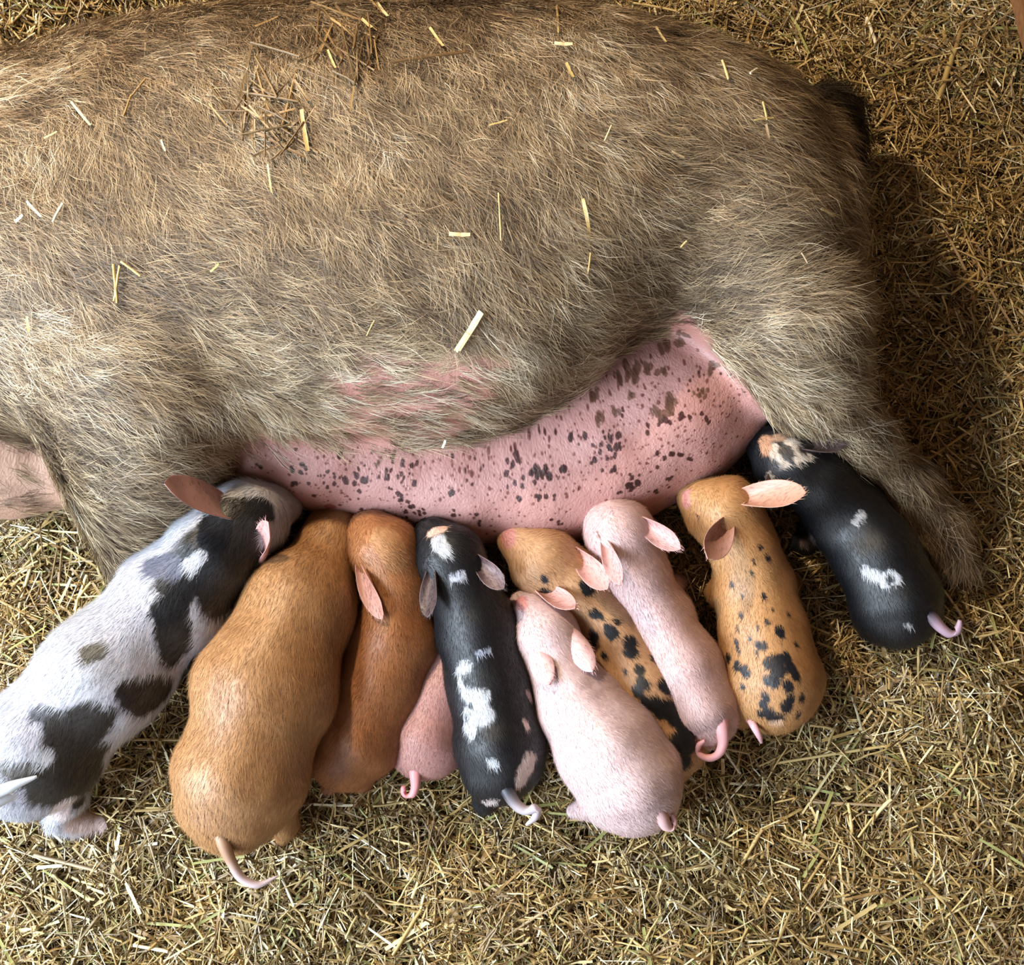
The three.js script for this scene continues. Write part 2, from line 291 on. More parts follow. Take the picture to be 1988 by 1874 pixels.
function bareness(x, y, z) {                               // 1 on the bare pink belly, 0 in the hairy coat
  const u = udderField(x, y, z), t = trunk(x, y, z);
  let hl = 9; for (let i = 1; i < 7; i++) hl = Math.min(hl, sowPrims[i][0](x, y, z));
  let fl = 9; for (let i = 10; i < 15; i++) fl = Math.min(fl, sowPrims[i][0](x, y, z));
  return smooth(-0.012, 0.016, Math.min(t, hl, fl) - u + 0.006 * noise(x * 30, y * 30, z * 30));
}
const sowGeo = meshField(sowField, V(-1.75, -0.03, -1.05), V(0.85, 0.52, 0.42), 0.0062);
const flankPink = [[720, 775, 170], [540, 860, 130], [880, 745, 150], [950, 690, 80], [1330, 640, 80], [680, 840, 150], [830, 830, 110]].map(([px, py, r]) => { const p = surfacePoint(sowField, px, py); return { p, r: metres(p, r) }; });
function sowSkin(x, y, z) {
  const b = bareness(x, y, z), n = fbm(x * 14, y * 14, z * 14); let c = mix3(SKIN.under, lin(0x6f5844), clamp(0.5 + n, 0, 1));
  let pk = 0; for (const s of flankPink) pk = Math.max(pk, 1 - smooth(0.4, 1.1, Math.hypot(x - s.p.x, y - s.p.y, z - s.p.z) / s.r));
  c = mix3(c, lin(0xb98277), pk * 0.85);
  c = mix3(c, mix3(SKIN.udder, lin(0xa3736b), clamp(0.5 + n * 1.2, 0, 1)), b);
  const lf = Math.min(sowPrims[15][0](x, y, z), sowPrims[16][0](x, y, z), sowPrims[17][0](x, y, z)), rest = Math.min(trunk(x, y, z), sowPrims[10][0](x, y, z), sowPrims[11][0](x, y, z), sowPrims[12][0](x, y, z), sowPrims[13][0](x, y, z), sowPrims[18][0](x, y, z));
  if (lf < rest) c = mix3(c, lin(0xb6907c), 0.9);
  return c;
}
tint(sowGeo, sowSkin);
// unrolled uv: metres along the body and round it
const ZAX = -0.3, uvOf = (x, y, z) => [(x + 1.75) / 2.6, (Math.atan2(y - 0.05, z - ZAX) + 0.6) / 4.4];
{ const p = sowGeo.attributes.position, uv = new Float32Array(p.count * 2); for (let i = 0; i < p.count; i++) { const [u, v] = uvOf(p.getX(i), p.getY(i), p.getZ(i)); uv[i * 2] = u; uv[i * 2 + 1] = v; } sowGeo.setAttribute('uv', new THREE.BufferAttribute(uv, 2)); }
const skinCanvas = document.createElement('canvas'); skinCanvas.width = skinCanvas.height = 2048;
{
  const g = skinCanvas.getContext('2d'), r = rng(77); g.fillStyle = '#fff'; g.fillRect(0, 0, 2048, 2048);
  const blob = (px, py, size, color, alpha, ratio = 1) => {  // an irregular freckle of the given size in photograph pixels
    const p = surfacePoint(sowField, px, py); if (!p) return; if (bareness(p.x, p.y, p.z) < 0.35 && size < 30) return;
    const [u, v] = uvOf(p.x, p.y, p.z), R = metres(p, size), rad = Math.max(0.15, Math.hypot(p.y - 0.05, p.z - ZAX)), sx = R / 2.6 * 2048, sy = R / rad / 4.4 * 2048;
    g.fillStyle = color; g.globalAlpha = alpha; g.beginPath(); const n = 11, ph = r() * 6.28;
    for (let i = 0; i < n; i++) { const a = i / n * 6.2832, q = 0.7 + r() * 0.55, X = Math.cos(a) * q * ratio, Y = Math.sin(a) * q, x = u * 2048 + (X * Math.cos(ph) - Y * Math.sin(ph)) * sx, y = (1 - v) * 2048 + (X * Math.sin(ph) + Y * Math.cos(ph)) * sy; i ? g.lineTo(x, y) : g.moveTo(x, y); }
    g.closePath(); g.fill();
  };
  for (let i = 0; i < 900; i++) { const px = 480 + r() * 1000, mid = 930 - Math.max(0, px - 1000) * 0.3, py = mid + gauss(r) * 90; blob(px, py, 1.2 + 2.6 * r() * r(), r() < 0.5 ? '#6b4340' : '#7a5248', 0.7); }
  for (let c = 0; c < 46; c++) { const px = 520 + r() * 900, mid = 940 - Math.max(0, px - 1000) * 0.32, py = mid + gauss(r) * 62, n = 2 + (r() * 5 | 0), big = 2 + r() * 3; for (let i = 0; i < n; i++) blob(px + gauss(r) * 20, py + gauss(r) * 16, big * (0.5 + r() * 0.8), '#4a2e2c', 0.85, 0.8 + r() * 0.8); }
  for (const [x, y, s] of [[1300, 888, 9], [1278, 880, 6], [1321, 884, 7], [1342, 893, 7], [1240, 938, 11], [1222, 946, 12], [1190, 911, 8], [1050, 916, 11], [1062, 925, 11], [1036, 912, 8], [1095, 910, 9], [1010, 968, 8], [1047, 965, 8], [876, 955, 9], [800, 985, 9], [817, 998, 8], [780, 966, 8], [1300, 932, 8], [1275, 955, 7], [1085, 1018, 6], [935, 1015, 6], [1070, 1010, 5], [590, 905, 8], [568, 912, 8], [505, 908, 7], [650, 925, 5], [925, 1000, 5], [1180, 870, 6], [1110, 850, 7]]) for (let i = 0; i < 3; i++) blob(x + gauss(r) * s * 0.5, y + gauss(r) * s * 0.4, s * 0.5, '#4a3230', 0.9, 1.1);
  for (const [x, y, s] of [[1290, 792, 20], [1305, 780, 14], [1275, 805, 12], [1382, 716, 14], [1230, 722, 18], [1260, 715, 12], [1210, 735, 12], [1370, 762, 10], [1355, 768, 8], [1165, 815, 12], [1190, 800, 10], [1150, 770, 12], [1285, 725, 12], [762, 885, 10], [735, 900, 8], [1225, 770, 9], [1320, 660, 16], [1290, 668, 14]]) for (let i = 0; i < 4; i++) blob(x + gauss(r) * s * 0.5, y + gauss(r) * s * 0.35, s * 0.34, '#7a6f58', 0.7, 1.6);
  for (const [x, y] of teatSpots) blob(x, y, 12, '#c98a86', 0.8);
  g.globalAlpha = 1;
}
const skinTex = new THREE.CanvasTexture(skinCanvas); skinTex.colorSpace = THREE.SRGBColorSpace;
function skinBump() { const n = 512, d = new Uint8Array(n * n * 4); for (let y = 0; y < n; y++) for (let x = 0; x < n; x++) { const v = clamp(128 + 70 * noise(x / 3.2, y / 3.2, 3) + 60 * noise(x / 8, y / 8, 7), 0, 255), o = (y * n + x) * 4; d[o] = d[o + 1] = d[o + 2] = v; d[o + 3] = 255; } const t = new THREE.DataTexture(d, n, n); t.wrapS = t.wrapT = THREE.RepeatWrapping; t.magFilter = THREE.LinearFilter; t.repeat.set(9, 6); t.needsUpdate = true; return t; }
const sowMat = new THREE.MeshPhysicalMaterial({ vertexColors: true, map: skinTex, roughness: 0.52, bumpMap: skinBump(), bumpScale: 0.0008, sheen: 0.2, sheenRoughness: 0.6, sheenColor: new THREE.Color(0.9, 0.8, 0.75) });
const sowTail = sweep([at(1530, 235, 0.24), at(1590, 190, 0.21), at(1640, 200, 0.15), at(1662, 260, 0.08), at(1660, 310, 0.05)], [0.022, 0.018, 0.014, 0.01, 0.006], 12, 30);
const sow = new THREE.Group(); sow.name = 'sow';
tag(sow, 'large shaggy blond sow lying on her side nursing the piglets', 'sow'); scene.add(sow);
{
  // ears, tail and eye belong to the same continuous figure
  const ears = [earShape(at(-760, 420, 0.3), at(-900, 560, 0.3), V(0.6, 0, -1), 0.085, 0.3, 0.1), earShape(at(-760, 640, 0.12), at(-880, 760, 0.05), V(1, 0, 0.6), 0.08, 0.3, 0.1)];
  const tail = sowTail;
  for (const e of [...ears, tail]) { tint(e, () => e === tail ? lin(0x3a3026) : lin(0xb28f74)); const n = e.attributes.position.count, uv = new Float32Array(n * 2); for (let i = 0; i < n; i++) { uv[i * 2] = 0.02; uv[i * 2 + 1] = 0.98; } e.setAttribute('uv', new THREE.BufferAttribute(uv, 2)); }
  const body = new THREE.Mesh(mergeGeometries([sowGeo, ...ears, tail]), sowMat); body.name = 'body'; sow.add(body);
}
// direction the coat lies in, read off the photograph: place, then bearing (0 = towards the rump, 90 = towards the belly)
const flowMarks = [[60, 150, 18], [250, 90, 28], [450, 120, 58], [680, 90, 60], [900, 110, 60], [1100, 130, 50], [1330, 130, 34], [1500, 180, 36], [1560, 300, 48], [1500, 450, 14], [1620, 450, 40], [100, 320, 55], [250, 400, 48], [420, 300, 40], [620, 280, 52], [800, 300, 50], [1000, 330, 48], [1200, 320, 42], [1350, 330, 20], [300, 500, 12], [480, 430, 50], [700, 430, 50], [900, 430, 62], [560, 560, 12], [400, 620, 12], [120, 560, 35], [60, 720, 40], [250, 720, 22], [760, 560, 35], [960, 560, 62], [1130, 480, 40], [1250, 500, 14], [1350, 560, 2], [1050, 660, 64], [930, 640, 50], [1120, 620, 30], [980, 820, -8], [1060, 790, -34], [1130, 720, -42], [1210, 660, -34], [1290, 620, -20], [640, 750, -4], [780, 730, -14], [870, 790, 8], [560, 820, 20], [120, 850, 12], [200, 950, 12], [240, 1040, 14], [380, 830, 36], [440, 900, 30], [1430, 640, 8], [1500, 720, 24], [1600, 700, 34], [1580, 800, 44], [1660, 860, 52], [1760, 960, 55]].map(([px, py, a]) => {
  const p = surfacePoint(sowField, px, py), q = surfacePoint(sowField, px + 14 * Math.cos(a * Math.PI / 180), py + 14 * Math.sin(a * Math.PI / 180)); return p && q ? { p, d: q.sub(p).normalize() } : null;
}).filter(Boolean);
{
  const r = rng(5), items = [], C = [lin(0xc4ad8b), lin(0xa68e6d), lin(0x846d52), lin(0xdccdb2), lin(0x5c4a37)];
  const pts = scatter(sowGeo, 78000, r, (p, n) => p[1] > 0.03 && n[1] > -0.55 && p[0] < 0.75);
  for (const [p, n] of pts) {
    const bare = bareness(p.x, p.y, p.z); if (bare > 0.5 || r() < bare * 0.9) continue;
    let pk = 0; for (const s of flankPink) pk = Math.max(pk, 1 - smooth(0.3, 1.05, p.distanceTo(s.p) / s.r)); if (r() < pk * 0.87) continue;
    const lf = Math.min(sowPrims[15][0](p.x, p.y, p.z), sowPrims[16][0](p.x, p.y, p.z), sowPrims[17][0](p.x, p.y, p.z)); if (lf < trunk(p.x, p.y, p.z) && lf < sowPrims[11][0](p.x, p.y, p.z) && lf < sowPrims[12][0](p.x, p.y, p.z) && lf < sowPrims[13][0](p.x, p.y, p.z) && r() < 0.93) continue;
    const d = V(), mess = 0.55; let wsum = 0;
    for (const m of flowMarks) { const q = m.p.distanceToSquared(p) + 0.0004, w = 1 / (q * q); d.addScaledVector(m.d, w); wsum += w; }
    d.divideScalar(wsum);
    const swirl = mess * (noise(p.x * 16, p.y * 16, p.z * 16) * 0.9 + noise(p.x * 45, p.y * 45, p.z * 45) * 0.5) + gauss(r) * 0.14;
    d.applyAxisAngle(n, swirl);
    const legd = Math.min(sowPrims[3][0](p.x, p.y, p.z), sowPrims[4][0](p.x, p.y, p.z), sowPrims[5][0](p.x, p.y, p.z), sowPrims[13][0](p.x, p.y, p.z), sowPrims[14][0](p.x, p.y, p.z));
    let L = 0.057 * (0.75 + 0.5 * r()); if (legd < 0.012) L *= 0.6; if (bare > 0.5) L *= 0.5;
    const k = fbm(p.x * 11 + 3, p.y * 11, p.z * 11), q = r() + k * 0.45; let c = q < 0.28 ? C[4] : q < 0.5 ? C[2] : q < 0.78 ? C[1] : q < 1.0 ? C[0] : C[3]; if (pk > 0.35 && r() < 0.6) c = r() < 0.5 ? C[0] : C[3];
    const v = 0.85 + 0.3 * r(); c = c.map((x) => x * v);
    items.push([p, n, d, L, c, 0.4 + 0.2 * fbm(p.x * 9, p.y * 9, p.z * 9)]);
  }
  for (const [p, n] of scatter(sowTail, 700, r, () => true)) items.push([p, n, V(0.5, -0.3, 0.8), 0.03 + 0.03 * r(), lin(0x3b3024), 0.5]);
  sow.add(furMesh(items, r, 12, 0.0056, 0.00082));
  console.log('sow tufts', items.length, 'sow tris', sowGeo.index.count / 3);
}
shade(sow);

//@@PIGLETS@@
// ------------------------------------------------------------------ piglets
const fields = [sowField]; let tris = 0;
const PINK = lin(0xd0a8a2), BLACK = lin(0x121216), WHITE = lin(0xb8babf);
const pigMat = new THREE.MeshPhysicalMaterial({ vertexColors: true, roughness: 0.5, sheen: 0.1, sheenRoughness: 0.5, sheenColor: new THREE.Color(0.9, 0.88, 0.9) }); pigMat.name = 'piglet_skin';
// spine: [px, py, height, radius px] from nose to rump; legs: the same; ears: [base, tip, width px, across, cup, bend]; tail: [px, py, height] + radii px
function piglet(o) {
  const prims = [], sp = chain(o.spine), k = o.k ?? 0.028;
  for (let i = 0; i + 1 < sp.length; i++) prims.push([cone(sp[i].p, sp[i + 1].p, sp[i].r, sp[i + 1].r), k]);
  const nSpine = prims.length, sideAt = (i) => V().crossVectors(sp[Math.min(i + 1, sp.length - 1)].p.clone().sub(sp[i - 1].p).setY(0).normalize(), V(0, 1, 0));
  const ball = (i, out, up, fwd, size, kk) => { const S = sideAt(i), F = sp[i - 1].p.clone().sub(sp[i].p).normalize(), R = sp[i].r; for (const q of [-1, 1]) { const c = sp[i].p.clone().addScaledVector(S, q * out * R).addScaledVector(F, fwd * R); c.y += up * R; prims.push([cone(c, c, size * R, size * R), kk]); } };
  const hip = sp.length - 2;
  ball(2, 0.5, -0.3, 0.25, 0.56, 0.016);                    // cheeks
  ball(4, 0.55, 0.1, -0.1, 0.56, 0.014);                    // shoulder blades
  ball(hip, 0.5, -0.02, -0.05, 0.62, 0.014);                // haunches
  for (let i = 3; i + 1 < sp.length; i++) { const a = sp[i].p.clone(), b = sp[i + 1].p.clone(); a.y += sp[i].r * 0.62; b.y += sp[i + 1].r * 0.6; prims.push([cone(a, b, sp[i].r * 0.42, sp[i + 1].r * 0.4), 0.018]); }   // spine
  const creases = (o.creases ?? []).map(([x1, y1, x2, y2, dep]) => [x1, y1, x2, y2, dep]);
  for (const leg of o.legs ?? []) { const c = chain(leg); for (let i = 0; i + 1 < c.length; i++) prims.push([cone(c[i].p, c[i + 1].p, c[i].r, c[i + 1].r), 0.022]); }
  const field = (x, y, z) => { let d = prims[0][0](x, y, z); for (let i = 1; i < prims.length; i++) d = smin(d, prims[i][0](x, y, z), prims[i][1]); return d + 0.0011 * noise(x * 34, y * 34, z * 34) + 0.0022 * noise(x * 13, y * 13, z * 13) + (grooves ? grooves(x, y, z) : 0); };
  let grooves = null;
  if (creases.length) { const L = creases.map(([x1, y1, x2, y2, dep]) => [cone(surfacePoint(field, x1, y1), surfacePoint(field, x2, y2), 0, 0), dep]); grooves = (x, y, z) => { let e = 0; for (const [f, dep] of L) { const q = f(x, y, z) / 0.008; if (q < 3) e += dep * Math.exp(-q * q); } return e; }; }
  fields.push(field);
  const lo = V(9, 9, 9), hi = V(-9, -9, -9);
  for (const list of [o.spine, ...(o.legs ?? [])]) for (const c of chain(list)) { lo.min(c.p.clone().subScalar(c.r + 0.02)); hi.max(c.p.clone().addScalar(c.r + 0.02)); }
  const geo = meshField(field, lo, hi, 0.0031);
  const spots = (o.spots ?? []).map(([x1, y1, x2, y2, r, col]) => { const a = surfacePoint(field, x1, y1), b = surfacePoint(field, x2, y2); return a && b ? { a, b, r: metres(a, r), col: col ?? BLACK } : null; }).filter(Boolean);
  const colour = (x, y, z) => {
    const n = noise(x * 95, y * 95, z * 95), n2 = noise(x * 230, y * 230, z * 230), big = fbm(x * 16, y * 16, z * 16);
    let c = mix3(o.base, o.base2 ?? o.base, clamp(0.5 + big * 1.1, 0, 1));
    for (const s of spots) {
      const bx = s.b.x - s.a.x, by = s.b.y - s.a.y, bz = s.b.z - s.a.z, L = bx * bx + by * by + bz * bz || 1e-9, t = clamp(((x - s.a.x) * bx + (y - s.a.y) * by + (z - s.a.z) * bz) / L, 0, 1);
      const d = Math.hypot(x - s.a.x - bx * t, y - s.a.y - by * t, z - s.a.z - bz * t) / s.r + n * 0.22 + n2 * 0.1 * Math.min(1, 0.008 / s.r);
      c = mix3(c, s.col, 1 - smooth(0.86, 1.1, d));
    }
    return c;
  };
  tint(geo, (x, y, z) => { const c = colour(x, y, z); return mix3(c.map((q) => q * 0.86), o.skin ?? PINK, o.skin ? 0.25 * clamp(c[1] * 3 - 0.3, 0, 1) : 0); });
  const parts = [geo], earList = [];
  for (const [b, t, w, across, cup, bend, col, flip] of o.ears ?? []) {
    const B = surfacePoint(field, b[0], b[1]); if (!B) continue; const T = at(t[0], t[1], B.y + t[2] - b[2]); B.addScaledVector(T.clone().sub(B).normalize(), -0.012).setY(B.y - 0.008); const g = earShape(B, T, V(...across), metres(B, w), cup, bend);
    const hol = g.userData.hollow; earList.push([g, B, at(t[0], t[1], B.y).sub(B).normalize()]); parts.push(tint(g, (x, y, z, nx, ny, nz) => mix3(mix3(col, PINK, clamp(0.3 + 0.4 * noise(x * 40, y * 40, z * 40), 0, 1) * (flip ?? 0.5)), lin(0xa87c78), nx * hol.x + ny * hol.y + nz * hol.z > 0 ? 0.75 * (flip ?? 0.5) : 0)));
  }
  if (o.tail) { const t0 = o.tail.pts[0], S = surfacePoint(field, t0[0], t0[1]), y0 = S ? S.y - 0.006 : t0[2], pts = o.tail.pts.map((p) => at(p[0], p[1], Math.max(0.012, y0 + p[2] - t0[2]))), R = o.tail.r.map((r) => metres(pts[0], r)); { const q = pts[0].clone().addScaledVector(pts[0].clone().sub(pts[1]).normalize(), 0.022); q.y -= 0.012; pts.unshift(q); R.unshift(R[0] * 1.5); } const tc = o.tail.col; parts.push(tint(sweep(pts, R, 10, 36), (x, y, z) => tc.length === 2 ? mix3(tc[0], tc[1], smooth(0.4, 0.8, V(x, y, z).distanceTo(pts[0]) / pts[0].distanceTo(pts.at(-1)))) : tc[0])); }
  const g = new THREE.Group(); g.name = numbered('piglet'); tag(g, o.label, 'piglet', 'piglets nursing at the sow'); scene.add(g);
  const body = new THREE.Mesh(mergeGeometries(parts), pigMat); body.name = 'body'; g.add(body);
  // coat: hair lies from nose to tail and down the flanks
  const r = rng(100 + o.spine[0][0]), items = [], L0 = o.hair ?? 0.012;
  for (const [p, n] of scatter(geo, o.hairs ?? 34000, r, (q, m) => q[1] > 0.012 && m[1] > -0.5)) {
    let best = 9, dir = null; for (let i = 0; i < nSpine; i++) { const d = prims[i][0](p.x, p.y, p.z); if (d < best) { best = d; dir = sp[i + 1].p.clone().sub(sp[i].p).normalize(); } }
    dir.y -= 0.35 * (1 - Math.abs(n.y)); dir.addScaledVector(V(n.x, 0, n.z), 0.25); dir.applyAxisAngle(n, gauss(r) * 0.2 + 0.3 * noise(p.x * 40, p.y * 40, p.z * 40));
    const v = 0.6 + 0.85 * r() * r() + 0.2 * r(), c = colour(p.x, p.y, p.z); const lift = o.hairLift ?? 1;
    items.push([p, n, dir, L0 * (0.6 + 0.6 * r()), c.map((q) => q * v * lift + (o.gloss ?? 0) * r() * r()), 0.08 + 0.22 * r()]);
  }
  for (const [e, , d] of earList) { const ec = e.attributes.color; for (const [p, n] of scatter(e, 420, r, () => true)) { const v = 0.75 + 0.6 * r(), k = (r() * ec.count | 0); items.push([p, n, d.clone(), 0.005 + 0.004 * r(), [ec.getX(k) * v, ec.getY(k) * v, ec.getZ(k) * v], 0.2 + 0.3 * r()]); } }
  g.add(shortCoat(items, r, o.thick ?? 0.00085)); tris += geo.index.count / 3 + items.length;
  shade(g); return g;
}
const UP = [0, 1, 0];
// A: the big white one with dark patches
piglet({ label: 'large white piglet with black patches standing beside the sow\'s foreleg', base: WHITE, base2: lin(0xa9a9b2), skin: lin(0xa88c90), hair: 0.017, hairs: 56000,
  spine: [[556, 985, 0.12, 30], [525, 988, 0.14, 42], [474, 1008, 0.175, 70], [412, 1075, 0.175, 82], [345, 1165, 0.15, 106], [205, 1310, 0.165, 116], [85, 1445, 0.165, 112], [50, 1490, 0.155, 98]],
  legs: [[[110, 1470, 0.12, 70], [130, 1545, 0.08, 34], [112, 1590, 0.045, 20], [150, 1598, 0.026, 18], [205, 1597, 0.016, 14]], [[20, 1450, 0.12, 60], [-20, 1540, 0.06, 30], [-40, 1560, 0.015, 18]], [[400, 1180, 0.1, 50], [430, 1210, 0.05, 26], [440, 1200, 0.01, 20]], [[310, 1110, 0.1, 50], [290, 1100, 0.05, 26], [290, 1090, 0.01, 20]]],
  ears: [[[430, 990, 0], [316, 940, 0.085], 46, [0.5, 0.1, 1], 0.55, 0.02, lin(0x2e282c), 0.8], [[512, 1072, 0], [536, 1008, 0.05], 30, [1, 0.9, 0.5], 1.3, 0.15, lin(0xcf9a94), 0.8]],
  tail: { pts: [[20, 1540, 0.19], [-20, 1560, 0.2], [-25, 1550, 0.21], [20, 1528, 0.215], [72, 1508, 0.21]], r: [16, 15, 13, 11, 3], col: [WHITE] },
  spots: [[500, 985, 440, 1000, 40], [450, 1020, 390, 1100, 62, lin(0x1d1815)], [470, 1090, 430, 1150, 55, lin(0x1b1613)], [400, 1070, 345, 1130, 40], [300, 1095, 335, 1100, 26, lin(0x5c5f70)], [520, 960, 460, 955, 14, WHITE], [490, 950, 545, 985, 13, WHITE], [345, 1020, 375, 1010, 18, WHITE], [372, 1098, 388, 1082, 15, WHITE], [365, 1090, 375, 1105, 10, WHITE],
    [330, 1195, 345, 1250, 36, lin(0x1f1a18)], [320, 1180, 340, 1180, 26], [330, 1270, 340, 1280, 18], [175, 1265, 190, 1262, 20, lin(0x4a463f)], [260, 1345, 315, 1340, 36, lin(0x1d1715)], [275, 1365, 300, 1360, 30, lin(0x1d1715)], [370, 1300, 390, 1280, 26],
    [75, 1385, 110, 1390, 18, lin(0x3c3a3f)], [130, 1420, 180, 1400, 48, lin(0x251e19)], [150, 1480, 110, 1530, 60, lin(0x2b2520)], [170, 1480, 165, 1525, 50, lin(0x2b2520)], [95, 1540, 150, 1555, 24, lin(0x2b2520)], [60, 1505, 100, 1540, 34, lin(0x2b2520)], [10, 1490, 40, 1500, 18, lin(0x4b443e)], [80, 1465, 90, 1470, 18, WHITE], [150, 1595, 210, 1597, 24, lin(0xc9b1a8)], [115, 1585, 130, 1560, 24, lin(0xd8c8c6)]] });
// B: the big orange one
piglet({ label: 'large ginger piglet with straight pale tail, widest of the litter', base: lin(0xab7e52), base2: lin(0x9d7046), hair: 0.014, hairs: 56000,
  spine: [[655, 1005, 0.06, 36], [650, 1025, 0.075, 46], [640, 1065, 0.1, 58], [580, 1180, 0.14, 104], [520, 1330, 0.16, 128], [468, 1500, 0.165, 120], [455, 1550, 0.155, 102]],
  legs: [[[525, 1540, 0.1, 66], [552, 1600, 0.05, 22], [548, 1634, 0.012, 11]], [[400, 1560, 0.1, 60], [390, 1560, 0.03, 26], [390, 1560, 0.01, 22]], [[640, 1190, 0.08, 45], [650, 1200, 0.012, 24]], [[500, 1180, 0.08, 45], [490, 1190, 0.012, 24]]],
  tail: { pts: [[432, 1630, 0.16], [450, 1675, 0.15], [470, 1706, 0.14], [500, 1718, 0.135], [538, 1702, 0.13]], r: [14, 10, 9, 7, 2], col: [lin(0x96745a), lin(0xb8a4a4)] },
  spots: [[555, 1600, 585, 1580, 16, lin(0xc79868)]] });
// C: the smaller ginger one
piglet({ label: 'slim plain ginger piglet pressed between the large ginger piglet and a pink one', base: lin(0xa36c42), base2: lin(0x965f38), hair: 0.011,
  spine: [[706, 1020, 0.1, 24], [720, 1038, 0.12, 38], [748, 1072, 0.135, 60], [772, 1150, 0.115, 56], [766, 1240, 0.1, 74], [740, 1320, 0.085, 82], [690, 1430, 0.08, 80], [668, 1462, 0.075, 70]],
  legs: [[[690, 1470, 0.06, 50], [735, 1470, 0.04, 26], [700, 1510, 0.02, 20], [640, 1525, 0.015, 16]], [[820, 1190, 0.05, 28], [838, 1180, 0.012, 18]]],
  ears: [[[706, 1108, 0], [734, 1202, 0.015], 26, [1, 0.8, 0], 1.2, -0.1, lin(0xb07a60), 0.6]],
  spots: [[745, 1045, 770, 1080, 30, lin(0xae7c52)]] });
// D: the pink one half hidden
piglet({ label: 'small pink piglet half hidden between the slim ginger piglet and the black and white one', base: lin(0xc0908a), base2: lin(0xb5837a), hair: 0.008, gloss: 0.02,
  spine: [[845, 1050, 0.03, 28], [850, 1080, 0.04, 40], [862, 1150, 0.045, 44], [868, 1250, 0.05, 56], [852, 1340, 0.055, 68], [828, 1430, 0.058, 68], [818, 1455, 0.055, 54]],
  legs: [[[850, 1450, 0.05, 46], [895, 1440, 0.03, 24], [880, 1470, 0.015, 18]]],
  tail: { pts: [[806, 1500, 0.06], [806, 1530, 0.055], [798, 1545, 0.05], [784, 1540, 0.05], [783, 1527, 0.055]], r: [12, 9, 8, 7, 4], col: [lin(0xd9969a)] } });
// E: black with white
piglet({ label: 'black piglet with white saddle marks, forehead blaze and pale tail tip', base: lin(0x0d0d11), base2: lin(0x141419), hair: 0.011, gloss: 0.006,
  spine: [[828, 1032, 0.11, 22], [842, 1048, 0.13, 34], [874, 1084, 0.145, 58], [900, 1150, 0.13, 56], [925, 1220, 0.115, 70], [950, 1330, 0.1, 76], [970, 1440, 0.1, 78], [968, 1495, 0.09, 66]],
  legs: [[[950, 1500, 0.07, 46], [945, 1550, 0.035, 22], [940, 1565, 0.012, 18]], [[1010, 1480, 0.07, 46], [1020, 1510, 0.012, 22]], [[880, 1210, 0.06, 28], [870, 1210, 0.012, 18]], [[980, 1210, 0.06, 28], [990, 1200, 0.012, 18]]],
  ears: [[[842, 1118, 0], [836, 1202, 0.0], 26, [1, 0.6, 0], 1.1, 0.1, lin(0x1d171b), 0.1], [[932, 1092, 0], [982, 1146, 0.01], 26, [1, 0.3, -0.7], 1.1, 0.1, lin(0x2a2229), 0.2]],
  tail: { pts: [[985, 1535, 0.1], [1000, 1560, 0.1], [1020, 1574, 0.1], [1042, 1570, 0.105], [1040, 1585, 0.1], [1022, 1602, 0.09]], r: [15, 12, 10, 9, 8, 3], col: [lin(0x2a2a33), lin(0xa99da2)] },
  spots: [[850, 1048, 862, 1068, 15, WHITE], [840, 1032, 855, 1026, 12, lin(0xe0b8a4)], [880, 1120, 895, 1116, 10, lin(0xb9bcc8)], [925, 1268, 950, 1262, 5, lin(0xa0a6b8)], [895, 1300, 905, 1292, 11, WHITE], [892, 1320, 893, 1330, 7, WHITE], [905, 1345, 940, 1350, 13, WHITE], [925, 1360, 935, 1385, 24, WHITE], [905, 1380, 905, 1415, 8, WHITE], [920, 1395, 915, 1425, 10, WHITE], [912, 1370, 914, 1372, 7], [905, 1390, 906, 1392, 5], [955, 1480, 960, 1482, 11, WHITE], [1020, 1500, 1028, 1480, 22, lin(0xd9c4bb)], [1015, 1515, 1020, 1505, 16, lin(0xd9c4bb)], [1026, 1345, 1030, 1350, 8, lin(0xc8b0b0)], [1020, 1400, 1024, 1410, 7, lin(0xc8b0b0)], [940, 1560, 960, 1556, 10, lin(0xc8b8b4)]] });
